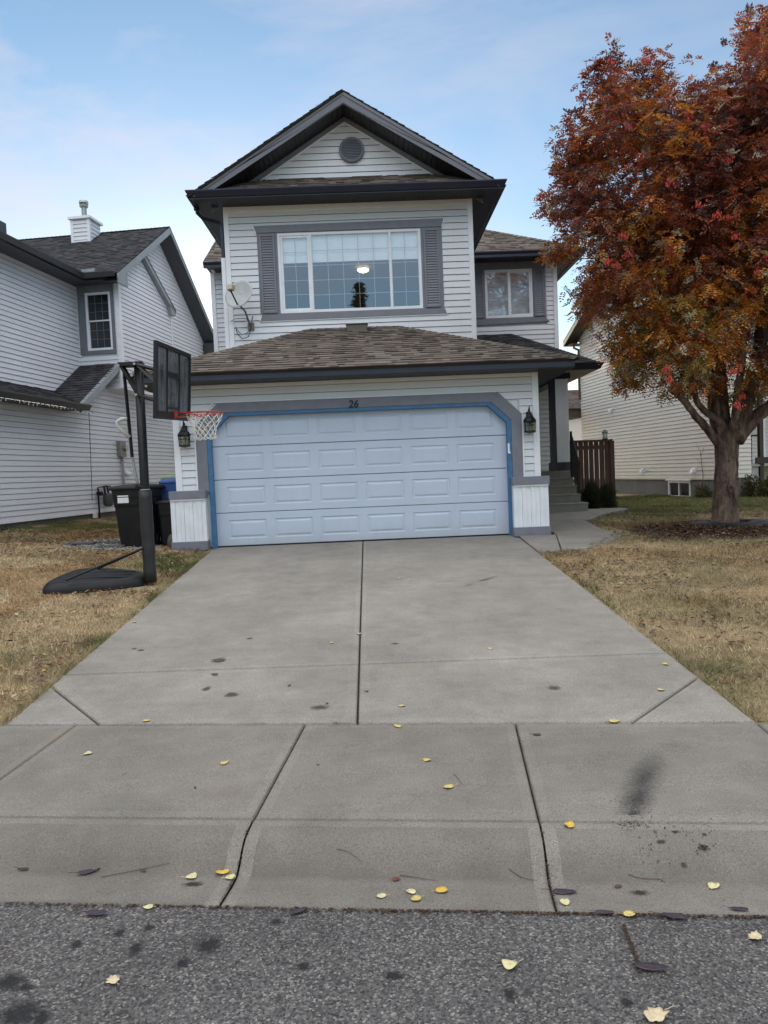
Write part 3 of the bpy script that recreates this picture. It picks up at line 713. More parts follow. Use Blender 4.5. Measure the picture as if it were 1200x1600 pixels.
# bottom J strip black seal
# garage door: four sections, six raised panels each
GD = MB(); fd = frame((0, 12.245, 0), X_, Z_, -Y_)
sec = 2.19/4
dpar = None
xcx = (DX0+DX1)/2
for k in range(4):
    z0, z1 = .02+k*sec+.004, .02+(k+1)*sec-.004
    b = MB(); xa, xb = DX0+.045, DX1-.045
    # surface grid with raised panels (bevelled frames)
    cells = [(xcx+(i-2.5)*.763-.312, xcx+(i-2.5)*.763+.312) for i in range(6)]
    p0, p1 = z0+.115, z1-.115
    def Q(u0, v0, u1, v1, n=0): b.face([fd(u0, v0, n), fd(u1, v0, n), fd(u1, v1, n), fd(u0, v1, n)])
    Q(xa, z0+.006, xb, p0); Q(xa, p1, xb, z1-.006)
    b.face([fd(xa, z0, -.008), fd(xb, z0, -.008), fd(xb, z0+.006, 0), fd(xa, z0+.006, 0)]); b.face([fd(xa, z1-.006, 0), fd(xb, z1-.006, 0), fd(xb, z1, -.008), fd(xa, z1, -.008)])
    ed = [xa]+[q for c in cells for q in c]+[xb]
    for i in range(0, len(ed), 2): Q(ed[i], p0, ed[i+1], p1)
    for (c0, c1) in cells:
        lv = [(0, 0), (.014, -.011), (.030, -.011), (.052, -.001), (.06, 0)]
        rings = []
        for ins, n in lv:
            rings.append([b.p(fd(u, v, n)) for u, v in ((c0+ins, p0+ins), (c1-ins, p0+ins), (c1-ins, p1-ins), (c0+ins, p1-ins))])
        for A, B in zip(rings, rings[1:]):
            for i in range(4): b.idx([A[i], A[(i+1) % 4], B[(i+1) % 4], B[i]])
        b.idx(rings[-1])
    b.box((xa, z0, -.05), (xb, z1, -.0115), fd)
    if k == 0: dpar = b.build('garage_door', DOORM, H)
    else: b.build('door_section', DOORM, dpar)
g = MB(); g.box((DX0+.05, -.002, -.045), (DX1-.05, .022, -.003), fd); g.build('door_seal', BLACKP, dpar)
g = MB(); g.box((-2.46, 12.20, 2.152), (2.2, 12.235, 2.21)); g.build('door_header', BLACKP, H)
# keypad sensor on the jamb
g = MB(); g.box((2.285, 12.105, 1.36), (2.315, 12.126, 1.52)); g.box((2.287, 12.095, 1.35), (2.325, 12.105, 1.38)); g.build('door_sensor', WHITE, H, bevel=.003)
# wainscot piers at both sides of the door
for (a, b) in ((-3.215, -2.655), (2.325, 2.90)):
    cap = MB(); cap.box((a-.012, 11.93, .835), (b+.012, 12.125, .965)); cap.box((a-.012, 11.93, .0), (b+.012, 12.14, .145))
    cp = cap.build('pier_cap', TRIM, H, bevel=.004)
    pn = MB(); n = 8; wd = (b-a)/n
    pn.box((a+.004, 11.985, .145), (b-.004, 12.13, .835))
    fp = frame((a, 11.983, 0), X_, Z_, -Y_)
    for i in range(n):
        u = i*wd
        if i % 2: pn.prism([(u+.002, .146), (u+wd-.002, .146), (u+wd-.002, .834), (u+.002, .834)], fp, 0, .006)
        else:
            for q0, q1, d in ((0, .014, .022), (.014, wd-.014, .012), (wd-.014, wd, .022)): pn.prism([(u+q0, .146), (u+q1, .146), (u+q1, .834), (u+q0, .834)], fp, 0, d)
    pn.box((a, 11.945, .81), (b, 11.984, .834)); pn.build('board_and_batten_panel', WHITE, cp)
# house number
def text(parent, s, loc, size, mat, rot=(R(90), 0, 0), name='house_number', shear=.15, ext=.006):
    cu_ = D.curves.new('t', 'FONT'); cu_.body = s; cu_.size = size; cu_.extrude = ext; cu_.shear = shear; cu_.align_x = 'CENTER'; cu_.offset = .0015
    tmp = D.objects.new('t', cu_); COL.objects.link(tmp); dg = bpy.context.evaluated_depsgraph_get(); dg.update()
    me = D.meshes.new_from_object(tmp.evaluated_get(dg)); D.objects.remove(tmp)
    o = D.objects.new(name, me); me.materials.clear(); me.materials.append(mat); COL.objects.link(o)
    base = V3(0, 0, 0); q = parent
    while q is not None: base = base+np.array(q.location); q = q.parent
    o.parent = parent; o.location = [a-b for a, b in zip(loc, base)]; o.rotation_euler = rot; return o
text(H, '26', (-.21, 12.105, 2.205), .165, BLACK)

# upper front block
fU = frame((0, 14.29, 0), X_, Z_, -Y_); ul, ur = -2.52, 2.15
uw = MB(); win = (-1.545, 4.225, 1.162, 5.715)
regU = [(ul, 3.0), (ur, 3.0), (ur, 6.24), (ul, 6.24)]
siding(uw, fU, regU, [(-1.93, 4.12, 1.57, 5.80)], lap=.121, v0=3.63)
backing(uw, fU, regU, [win], d=-.024, t=.14)
fUL = frame((ul, 18.7, 0), -Y_, Z_, -X_); siding(uw, fUL, [(0, 2.9), (4.4, 2.9), (4.4, 6.24), (0, 6.24)], lap=.121, v0=3.63); uw.prism([(0, 2.9), (4.26, 2.9), (4.26, 6.24), (0, 6.24)], fUL, -.12, -.024)
fUR = frame((ur, 14.3, 0), Y_, Z_, X_); siding(uw, fUR, [(0, 2.9), (4.4, 2.9), (4.4, 6.24), (0, 6.24)], lap=.121, v0=3.63); uw.prism([(.14, 2.9), (4.4, 2.9), (4.4, 6.24), (.14, 6.24)], fUR, -.12, -.024)
# gable wall
RX, RZ, RS = -.185, 8.04, .617
zr = lambda x: RZ-RS*abs(x-RX)
siding(uw, fU, [(-1.86, 6.69), (1.49, 6.69), (RX, 7.72)], lap=.121, v0=6.69)
uw.prism([(-2.6, 6.26), (2.25, 6.26), (RX, 7.78)], fU, -.14, -.024)
uw.build('upper_wall', SIDING, H)
g = MB()
g.box((ul-.018, 14.262, 3.1), (ul+.075, 14.36, 6.24)); g.box((ur-.075, 14.262, 3.1), (ur+.018, 14.36, 6.24))
g.prism([(-1.87, 6.66), (1.50, 6.66), (1.50, 6.695), (-1.87, 6.695)], fU, 0, .03)
for sx in (-1, 1):
    e = (-1.89, 6.66) if sx < 0 else (1.52, 6.66)
    g.prism([(e[0], e[1]), (RX, 7.73), (RX, 7.70), (e[0]-sx*.05, e[1])], fU, .0, .034)
g.box((ul+.075, 14.27, 6.13), (ur-.075, 14.3, 6.238)); 
g.build('corner_board', WHITE, H, bevel=.003)
# gable frieze band
g = MB()
for sx in (-1, 1):
    xe = -2.75 if sx < 0 else 2.38
    g.prism([(xe, zr(xe)-.21), (RX, RZ-.21), (RX, 7.725), (xe, 7.725-RS*abs(xe-RX))], fU, .0, .032)
g.build('gable_frieze', TRIM, H)
# round gable vent
g = MB(); cx_, cz_ = -.07, 7.20
g.tube([(cx_, 14.29, cz_), (cx_, 14.235, cz_)], .235, 40)
vo = g.build('gable_vent', TRIM, H)
g = MB()
for i in range(-6, 7):
    z = cz_+i*.029; hw = math.sqrt(max(.185**2-(i*.029)**2, 0.0001)); f0 = frame((0, 14.234, 0), X_, Z_, -Y_)
    g.face([f0(cx_-hw, z-.014, .022), f0(cx_+hw, z-.014, .022), f0(cx_+hw, z+.013, .004), f0(cx_-hw, z+.013, .004)]); g.face([f0(cx_-hw, z-.014, .0), f0(cx_+hw, z-.014, .0), f0(cx_+hw, z-.014, .022), f0(cx_-hw, z-.014, .022)])
pts = [(cx_+.21*math.cos(a), 14.228, cz_+.21*math.sin(a)) for a in np.linspace(0, 2*math.pi, 41)]
g.tube(pts, .022, 6, cap=False); g.build('vent_louvres', TRIM, vo)
# gable roof
rf = MB()
def slope_x(x_eave, sgn, y0, y1):   # plane rising to the ridge at RX
    U = Y_*sgn; L = math.hypot(1, RS); Vv = V3(-sgn*1, 0, 0)*1.0
    return None
L = math.hypot(1, RS); eaveL, eaveR = -3.085, 2.715
wl = (RX-eaveL)*L; wr = (eaveR-RX)*L
frL = frame((eaveL, 19.9, zr(eaveL)), -Y_, V3(1, 0, RS)/L, V3(-RS, 0, 1)/L)
frR = frame((eaveR, 13.735, zr(eaveR)), Y_, V3(-1, 0, RS)/L, V3(RS, 0, 1)/L)
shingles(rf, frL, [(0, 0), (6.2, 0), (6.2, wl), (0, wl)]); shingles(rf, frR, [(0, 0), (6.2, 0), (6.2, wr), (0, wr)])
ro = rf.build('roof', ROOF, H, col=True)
# rake fascia
RFM = simple('purple_fascia_board', (.135, .140, .170), .5, .08, 5); fF = frame((0, 13.745, 0), X_, Z_, -Y_)
for sx in (-1, 1):
    xe = -2.96 if sx < 0 else 2.59
    a = [(xe, 6.33), (xe, zr(xe)-.03), (RX, RZ-.03), (RX, RZ-.235), (RX+(xe-RX)*.8923, 6.33)]
    g = MB(); g.prism(a, fF, -.03, .004); rfo = g.build('rake_fascia', RFM, H)
    g = MB(); g.prism([(xe, zr(xe)-.028), (RX, RZ-.028), (RX, RZ-.085), (xe, zr(xe)-.085)], fF, .004, .016); g.build('drip_edge', RFM, rfo)
g = MB(); 0 and g.build('rake_fascia', simple('purple_fascia', (.15, .14, .17), .5, .08, 5), H)
g = MB()
for sx in (-1, 1):   # sloped rake soffit
    xe = -2.75 if sx < 0 else 2.38
    g.face([(xe, 13.73, zr(xe)-.22), (RX, 13.73, RZ-.22), (RX, 14.29, RZ-.22), (xe, 14.29, zr(xe)-.22)])
n = 30
for sx in (-1, 1):
    for i in range(n):
        xe = -2.75 if sx < 0 else 2.38; x = RX+(xe-RX)*(i+.5)/n
        g.box((x-.006, 13.74, zr(x)-.228), (x+.006, 14.285, zr(x)-.221))
g.build('rake_soffit', SOF_X, H)
# pent strip of shingles under the gable
g = MB(); Lp = math.hypot(.56, .37)
frP = frame((-2.75, 13.73, 6.345), X_, V3(0, .56, .37)/Lp, V3(0, -.37, .56)/Lp)
shingles(g, frP, [(0, 0), (5.12, 0), (4.25, Lp), (.9, Lp)], expo=.11); g.build('pent_roof', ROOF, H, col=True)
# upper soffit, fascia, gutter
def soffit(parent, outer, inner, z, mat, name='soffit', t=.02):
    g = MB(); (x0, y0, x1, y1), (a0, b0, a1, b1) = outer, inner
    for q in (((x0, y0), (x1, y0), (a1, b0), (a0, b0)),): g.face([(p[0], p[1], z) for p in q])
    o = g.build(name, mat[0], parent)
    g = MB(); g.face([(x0, y0, z), (a0, b0, z), (a0, b1, z), (x0, b1, z)]); g.face([(x1, y0, z), (a1, b0, z), (a1, b1, z), (x1, b1, z)])
    g.build(name, mat[1], parent)
ZG = 6.36
soffit(H, (-3.06, 13.72, 2.69, 18.8), (ul-.01, 14.28, ur+.01, 18.8), 6.235, (SOF_X, SOF_Y))
g = MB(); g.sweep([(0, -.14), (0, 0), (-.02, 0), (-.02, -.14)], [(-3.03, 18.7), (-3.03, 13.76), (2.66, 13.76), (2.66, 18.7)], ZG-.005, side=-1); g.build('fascia', GUTTER, H)
g = MB(); g.sweep([(-o*0+o*.95-.045, z) for o, z in GPROF], [(-3.035, 18.1), (-3.035, 13.755), (2.665, 13.755), (2.665, 18.1)], ZG, side=1); g.build('gutter', GUTTER, H)

# big window trim, shutters, sashes
g = MB()
g.prism([(-1.93, 5.735), (1.565, 5.735), (1.607, 5.885), (-1.985, 5.865)], fU, .0, .036)
g.prism([(-1.895, 4.20), (1.575, 4.20), (1.615, 4.105), (-1.935, 4.09)][::-1], fU, .0, .036)
g.prism([(-1.925, 4.20), (-1.545, 4.20), (-1.545, 5.735), (-1.925, 5.735)], fU, .0, .020); g.prism([(1.162, 4.20), (1.57, 4.20), (1.57, 5.735), (1.162, 5.735)], fU, .0, .020)
g.prism([(-1.545, 4.2), (1.162, 4.2), (1.162, 4.226), (-1.545, 4.226)], fU, .0, .021); g.prism([(-1.545, 5.714), (1.162, 5.714), (1.162, 5.735), (-1.545, 5.735)], fU, .0, .021)
g.build('window_surround', TRIM, H, bevel=.003)
g = MB()
for a, b in (((-1.985, 5.868), (-1.932, 5.72)), ((1.607, 5.888), (1.567, 5.72)), ((-1.935, 4.088), (-1.9, 4.21)), ((1.615, 4.103), (1.578, 4.21))):
    s_ = -1 if a[0] < 0 else 1; g.prism([a, b, (b[0]+s_*.018, b[1]), (a[0]+s_*.02, a[1]+.004)], fU, 0, .03)
g.prism([(-1.93, 4.075), (1.61, 4.088), (1.61, 4.103), (-1.93, 4.09)], fU, 0, .028)
g.build('window_flashing', WHITE, H)
fS = frame((0, 14.27, 0), X_, Z_, -Y_)
shutter(H, fS, -1.885, 4.235, -1.60, 5.70, TRIM); shutter(H, fS, 1.215, 4.235, 1.50, 5.70, TRIM)
window(H, fU, *win, [(-1.50, -.945, 2, 5, .045), (-.915, .562, 5, 5, .012), (.592, 1.118, 2, 5, .012)], shade=5.20)
g = MB(); g.box((-.948, 4.27, -.05), (-.912, 5.67, .0215), fU); g.box((.560, 4.27, -.05), (.594, 5.67, .0215), fU); g.build('mullion', WHITE, H)
# room behind the window
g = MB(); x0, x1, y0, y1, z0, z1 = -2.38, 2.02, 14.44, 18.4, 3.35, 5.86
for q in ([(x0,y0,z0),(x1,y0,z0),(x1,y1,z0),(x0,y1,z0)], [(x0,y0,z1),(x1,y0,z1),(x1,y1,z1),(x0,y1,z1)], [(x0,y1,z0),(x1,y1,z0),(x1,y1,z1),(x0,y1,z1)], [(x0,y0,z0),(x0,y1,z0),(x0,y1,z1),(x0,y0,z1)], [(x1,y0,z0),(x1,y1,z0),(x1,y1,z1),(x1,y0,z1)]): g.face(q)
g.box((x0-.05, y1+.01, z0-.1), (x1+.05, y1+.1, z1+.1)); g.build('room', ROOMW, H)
LT = thing('ceiling_lamp', (.06, 17.3, 5.86), 'round glowing ceiling lamp seen through the big upstairs window', 'lamp')
g = MB(); g.lathe((.06, 17.3, 5.86), [(.03, 0), (.06, -.002), (.06, -.06), (.02, -.06)], 24); g.build('lamp_mount', BROWN, LT, smooth=True)
g = MB(); g.lathe((.06, 17.3, 5.86), [(.135, -.05), (.13, -.07), (.105, -.095), (.055, -.115), (.01, -.12)], 28); g.build('lamp_bowl', LAMP, LT, smooth=True)

# garage roof
EZ, EY = 2.785, 11.60; GS = (3.90-EZ)/(14.29-EY); eL, eR = -3.70, 3.33; Lg = math.hypot(1, GS)
g = MB()
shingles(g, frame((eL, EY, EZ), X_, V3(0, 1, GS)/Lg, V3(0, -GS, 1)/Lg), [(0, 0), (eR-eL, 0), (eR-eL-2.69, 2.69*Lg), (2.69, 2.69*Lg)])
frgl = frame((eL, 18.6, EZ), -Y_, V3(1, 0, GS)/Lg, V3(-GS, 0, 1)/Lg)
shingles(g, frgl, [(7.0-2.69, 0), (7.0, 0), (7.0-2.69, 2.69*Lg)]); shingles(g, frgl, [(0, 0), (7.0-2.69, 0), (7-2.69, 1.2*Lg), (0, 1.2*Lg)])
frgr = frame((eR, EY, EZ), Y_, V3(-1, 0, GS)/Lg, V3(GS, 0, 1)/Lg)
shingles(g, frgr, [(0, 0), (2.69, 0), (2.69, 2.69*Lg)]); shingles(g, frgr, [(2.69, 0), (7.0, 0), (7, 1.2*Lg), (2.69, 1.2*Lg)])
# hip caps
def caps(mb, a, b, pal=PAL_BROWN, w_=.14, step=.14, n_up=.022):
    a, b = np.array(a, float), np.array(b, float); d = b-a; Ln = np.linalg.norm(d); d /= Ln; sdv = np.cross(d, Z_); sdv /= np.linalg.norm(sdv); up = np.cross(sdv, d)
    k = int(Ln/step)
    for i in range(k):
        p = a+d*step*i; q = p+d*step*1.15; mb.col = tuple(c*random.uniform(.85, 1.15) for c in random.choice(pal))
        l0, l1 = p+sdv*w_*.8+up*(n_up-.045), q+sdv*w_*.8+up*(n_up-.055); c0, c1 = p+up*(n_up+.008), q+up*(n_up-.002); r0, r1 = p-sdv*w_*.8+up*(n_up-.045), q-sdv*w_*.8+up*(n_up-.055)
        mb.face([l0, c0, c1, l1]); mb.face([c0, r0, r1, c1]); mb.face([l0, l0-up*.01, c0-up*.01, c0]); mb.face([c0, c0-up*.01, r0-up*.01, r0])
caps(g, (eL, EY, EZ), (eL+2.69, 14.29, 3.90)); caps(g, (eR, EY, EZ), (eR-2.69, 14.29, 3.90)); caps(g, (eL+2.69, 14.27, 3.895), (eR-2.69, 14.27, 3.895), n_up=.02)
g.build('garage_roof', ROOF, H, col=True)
g = MB(); g.box((-.30, 14.05, 3.80), (.075, 14.25, 3.925)); g.box((-.32, 14.03, 3.925), (.095, 14.27, 3.945)); g.build('roof_vent', TAN if False else simple('brown_roof_vent', (.11,.095,.08), .6, .1), H, bevel=.01)
soffit(H, (-3.66, 11.62, 3.30, 18.6), (gl_-.01, 12.13, gr_+.01, 18.6), 2.662, (SOF_X, SOF_Y))
g = MB(); g.sweep([(0, -.13), (0, 0), (-.02, 0), (-.02, -.13)], [(-3.63, 18.6), (-3.63, 11.66), (3.27, 11.66), (3.27, 18.6)], EZ-.002, side=-1); g.build('fascia', GUTTER, H)
g = MB(); g.sweep([(o*.95-.045, z*.9) for o, z in GPROF], [(-3.605, 18.6), (-3.605, 11.69), (3.245, 11.69), (3.245, 18.6)], EZ+.008, side=1); g.build('gutter', GUTTER, H)

# main body behind: wings
bl, br = -3.70, 4.88; fW = frame((0, 18.7, 0), X_, Z_, -Y_)
ww = MB(); wwin = (3.085, 4.868, 4.272, 6.055)
rW = [(ur+.0, .9), (br, .9), (br, 6.25), (ur, 6.25)]
siding(ww, fW, rW, [(2.80, 4.74, 4.62, 6.3)], lap=.117, v0=4.2); backing(ww, fW, rW, [wwin], d=-.024, t=.14)
rW2 = [(bl, 2.5), (ul, 2.5), (ul, 6.25), (bl, 6.25)]
siding(ww, fW, rW2, lap=.117, v0=4.2); backing(ww, fW, rW2, d=-.024, t=.14)
fWR = frame((br, 18.7, 0), Y_, Z_, X_); siding(ww, fWR, [(0, .3), (9, .3), (9, 6.25), (0, 6.25)], lap=.117, v0=4.2); ww.prism([(.13, 0), (9, 0), (9, 6.25), (.13, 6.25)], fWR, -.12, -.024)
fWL = frame((bl, 27.7, 0), -Y_, Z_, -X_); siding(ww, fWL, [(0, .3), (9, .3), (9, 6.25), (0, 6.25)], lap=.117, v0=4.2); ww.prism([(0, 0), (8.87, 0), (8.87, 6.25), (0, 6.25)], fWL, -.12, -.024)
ww.box((bl+.1, 27.5, 0), (br-.1, 27.7, 6.25))
ww.build('rear_wall', SIDING, H)
g = MB(); g.box((bl-.018, 18.67, 2.5), (bl+.085, 18.78, 6.24)); g.box((br-.085, 18.67, .9), (br+.018, 18.78, 6.24)); g.build('corner_board', WHITE, H, bevel=.003)
g = MB()
g.prism([(2.80, 6.065), (4.60, 6.065), (4.60, 6.24), (2.80, 6.24)], fW, .0, .03)
g.prism([(2.80, 4.84), (4.58, 4.84), (4.68, 4.735), (2.80, 4.70)][::-1], fW, .0, .036)
g.prism([(2.80, 4.84), (3.085, 4.84), (3.085, 6.065), (2.80, 6.065)], fW, .0, .02); g.prism([(4.272, 4.84), (4.59, 4.84), (4.59, 6.065), (4.272, 6.065)], fW, .0, .02)
g.prism([(3.085, 4.84), (4.272, 4.84), (4.272, 4.869), (3.085, 4.869)], fW, .0, .0205); g.prism([(3.085, 6.054), (4.272, 6.054), (4.272, 6.0645), (3.085, 6.0645)], fW, .0, .0205)
g.build('window_surround', TRIM, H, bevel=.003)
fS2 = frame((0, 18.68, 0), X_, Z_, -Y_); shutter(H, fS2, 2.83, 4.88, 3.05, 6.05, TRIM); shutter(H, fS2, 4.31, 4.88, 4.56, 6.05, TRIM)
window(H, fW, *wwin, [(3.125, 3.675, 1, 3, .02), (3.685, 4.235, 1, 3, .045)], gl=glass('bedroom_glass', .22, (.92, .95, .98)))
g = MB(); g.box((3.662, 4.91, -.05), (3.70, 6.02, .0215), fW); g.build('mullion', WHITE, H)
g = MB(); g.box((3.0, 18.80, 4.7), (3.68, 18.83, 6.2)); g.box((3.68, 18.84, 4.7), (4.4, 18.86, 6.2)); g.build('curtain_or_dark_sheet', simple('pale_curtain', (.66,.68,.70), .9, .2, 5), H)
# main roof
MS = .60; Lm = math.hypot(1, MS); my0, mz = 18.08, 6.33
g = MB()
apx = 1.75   # plan run of the right hip along x per metre of depth is set by the hip corner
frm = frame((bl-.06, my0, mz), X_, V3(0, 1, MS)/Lm, V3(0, -MS, 1)/Lm)
Wm = 5.46-(bl-.06)
shingles(g, frm, [(0, 0), (Wm, 0), (Wm-5.5*1.18, 5.5*Lm), (0, 5.5*Lm)])
kx = 1.18
Ux = V3(kx, 0, -0)
# right hip plane through the eave (x=5.46) and the hip line
hipdir = V3(-kx, 1, MS); s_right = MS/kx; Lr = math.hypot(1, s_right)
frr = frame((5.46, my0, mz), Y_, V3(-1, 0, s_right)/Lr, V3(s_right, 0, 1)/Lr)
shingles(g, frr, [(0, 0), (11, 0), (5.5, 5.5*kx*Lr)])
caps(g, (5.46, my0, mz), tuple(V3(5.46, my0, mz)+hipdir*5.5))
frb = frame((5.46, my0+11, mz), -X_, V3(0, -1, MS)/Lm, V3(0, MS, 1)/Lm); shingles(g, frb, [(0, 0), (Wm, 0), (Wm, 5.5*Lm), (5.5*1.18, 5.5*Lm)])
g.build('main_roof', ROOF, H, col=True)
g = MB(); fe = frame((bl+.0, my0, mz), Y_, Z_, -X_); g.prism([(.3, -.1), (10.7, -.1), (5.5, 3.2)], frame((bl+.02, my0, mz), Y_, Z_, -X_), -.1, -.02); g.build('side_gable', SIDING, H)
soffit(H, (-3.72, 18.12, 5.40, 27), (bl, 18.69, br+.02, 27), 6.238, (SOF_X, SOF_Y))
g = MB(); g.sweep([(0, -.12), (0, 0), (-.02, 0), (-.02, -.12)], [(-3.74, 18.12), (-2.9, 18.12)], mz-.002, side=-1); g.sweep([(0, -.12), (0, 0), (-.02, 0), (-.02, -.12)], [(2.2, 18.12), (5.42, 18.12), (5.42, 28)], mz-.002, side=-1); g.build('fascia', GUTTER, H)
g = MB(); g.sweep([(o-.045, z) for o, z in GPROF], [(-3.76, 18.14), (-2.8, 18.14)], mz+.01, side=1); g.sweep([(o-.045, z) for o, z in GPROF], [(2.4, 18.14), (5.40, 18.14), (5.40, 28)], mz+.01, side=1); g.build('gutter', GUTTER, H)
# downspout on the left corner
g = MB(); g.tube([(-3.02, 14.25, 6.25), (-3.02, 14.25, 6.14), (-2.93, 14.28, 6.05), (-2.62, 14.33, 5.97), (-2.585, 14.34, 5.9), (-2.585, 14.34, 5.3)], .035, 6); g.tube([(-3.03, 14.25, 6.24), (-3.03, 14.25, 6.19)], .05, 8)
dsp = g.build('downspout', GUTTER, H)
g = MB(); g.box((-2.625, 14.30, 3.55), (-2.55, 14.375, 5.31)); g.tube([(-2.59, 14.33, 3.56), (-2.70, 14.2, 3.46)], .042, 6); g.build('lower_pipe', WHITE, dsp)
# entry porch: roof, beam, column, steps
g = MB(); PZ, PY, PX = 3.215, 15.42, 4.87; ap = V3(3.66, 18.70, 4.463)
Lq = math.hypot(18.7-PY, ap[2]-PZ); sq = (ap[2]-PZ)/(18.7-PY); Lqq = math.hypot(1, sq)
shingles(g, frame((2.2, PY, PZ), X_, V3(0, 1, sq)/Lqq, V3(0, -sq, 1)/Lqq), [(0, 0), (PX-2.2, 0), (3.66-2.2, (18.7-PY)*Lqq), (0, (18.7-PY)*Lqq)], pal=PAL_CHAR)
hv = ap-V3(PX, PY, PZ); sx_ = hv[2]/(-hv[0]); Lx = math.hypot(1, sx_)
shingles(g, frame((PX, PY, PZ), Y_, V3(-1, 0, sx_)/Lx, V3(sx_, 0, 1)/Lx), [(0, 0), (3.28, 0), (3.28, -hv[0]*Lx)], pal=PAL_CHAR)
caps(g, (PX, PY, PZ), tuple(ap), pal=PAL_CHAR)
g.build('porch_roof', ROOF, H, col=True)
g = MB(); g.face([(2.8, PY+.02, 3.09), (PX-.02, PY+.02, 3.09), (PX-.02, 18.7, 3.09), (2.8, 18.7, 3.09)]); g.build('porch_soffit', SOFFITB, H)
g = MB(); g.sweep([(0, -.12), (0, 0), (-.02, 0), (-.02, -.12)], [(2.8, PY+.02), (PX-.02, PY+.02), (PX-.02, 18.65)], PZ-.001, side=-1); g.sweep([(o-.02, z) for o, z in GPROF], [(2.7, PY+.02), (PX-.02, PY+.02), (PX-.02, 18.65)], PZ+.012, side=1); g.build('gutter', GUTTER, H)
g = MB(); g.box((2.9, 15.85, 2.97), (4.38, 16.1, 3.088)); g.box((4.12, 16.1, 2.97), (4.38, 18.68, 3.088)); g.build('porch_beam', GUTTER, H, bevel=.004)
g = MB(); g.box((4.055, 15.88, 1.19), (4.33, 16.12, 2.97))
for i in range(5): g.box((4.065+i*.055, 15.868, 1.2), (4.085+i*.055, 15.88, 2.96))
pc = g.build('porch_column', SIDING, H, bevel=.004)
g = MB(); g.box((3.93, 15.85, 1.012), (4.36, 16.15, 1.19)); g.box((3.955, 15.885, 1.19), (4.052, 16.1, 2.97)); g.build('column_base', GUTTER, pc, bevel=.004)
st = MB()
for i, (xr_, y, z0, z1) in enumerate([(4.35, 14.72, .10, .362), (4.285, 15.0, .10, .532), (4.285, 15.28, .10, .70), (4.285, 15.56, .10, .866)]):
    st.box((2.82+.001*i, y, z0), (xr_, 15.86+.001*i, z1-.03)); st.box((2.82, y-.022, z1-.03), (xr_+.01, 15.86, z1))
st.box((2.82, 15.84, .05), (4.365, 18.69, 1.008))
st.build('porch_steps', STEPC, H, bevel=.006)
rl = MB(); RXr = 4.275
for (x, y, z0, z1, r) in ((RXr, 15.56, .866, 1.83, .022), (RXr, 15.06, .532, 1.20, .02)): rl.box((x-r, y-r, z0), (x+r, y+r, z1))
rl.tube([(RXr, 15.56, 1.80), (RXr, 15.04, 1.19)], .018, 6); rl.tube([(RXr, 15.56, .98), (RXr, 15.06, .64)], .014, 6)
for i in range(1, 7):
    t = i/7; y = 15.56-.5*t; rl.box((RXr-.008, y-.008, .98-.34*t), (RXr+.008, y+.008, 1.80-.61*t))
rl.build('porch_railing', BLACK, H)

# wall lanterns
def lantern(x, z, y, label, sc=1.):
    t = thing('wall_lantern', (x, y, z), label, 'lantern', 'carriage lanterns either side of the garage door')
    c = V3(x, y-.13*sc, z); g = MB()
    g.lathe((x, y-.005, z-.02), [(.0, 0)], 3) if False else None
    g.box((x-.03, y-.02, z-.05), (x+.03, y, z+.16))
    g.tube([V3(x, y-.02, z+.10), V3(x, y-.06, z+.19), V3(x, y-.11, z+.215), V3(x, y-.135, z+.19), V3(x, y-.13, z+.15)], .010, 6)
    g.tube([V3(x, y-.13, z+.22), V3(x, y-.13, z+.25)], [.012, .003], 6); g.build('bracket', BLACK, t)
    g = MB(); g.lathe(c, [(.012, .16), (.022, .15), (.028, .125), (.05, .10), (.058, .075), (.085, .045), (.104, .012), (.108, 0), (.09, -.024)], 8)
    g.lathe(c, [(.09, -.155), (.096, -.165), (.096, -.18), (.06, -.19), (.02, -.20)], 8)
    g.lathe(c, [(.092, -.06), (.096, -.062), (.096, -.068), (.092, -.07)], 8)
    for k in range(8):
        a = math.pi/8+math.pi/4*k
        g.tube([c+V3(.094*math.cos(a), .094*math.sin(a), 0), c+V3(.084*math.cos(a), .084*math.sin(a), -.16)], .0048, 5)
    g.build('lantern_cage', BLACK, t)
    g = MB()
    for k in range(8):
        a, b = math.pi/8+math.pi/4*k, math.pi/8+math.pi/4*(k+1)
        g.face([c+V3(.09*math.cos(a), .09*math.sin(a), -.002), c+V3(.09*math.cos(b), .09*math.sin(b), -.002), c+V3(.08*math.cos(b), .08*math.sin(b), -.158), c+V3(.08*math.cos(a), .08*math.sin(a), -.158)])
    g.build('lantern_glass', GLASS_L, t)
    g = MB(); g.lathe(c, [(.012, -.155), (.013, -.12), (.024, -.09), (.026, -.07), (.015, -.045), (.004, -.035)], 12); g.build('bulb', simple('bulb_glass', (.6,.6,.55), .3, .05), t, smooth=True)
lantern(-2.945, 1.86, 12.13, 'black carriage lantern on the narrow siding left of the garage door, beneath the backboard')
lantern(2.635, 1.86, 12.13, 'black carriage lantern on the narrow siding right of the garage door')

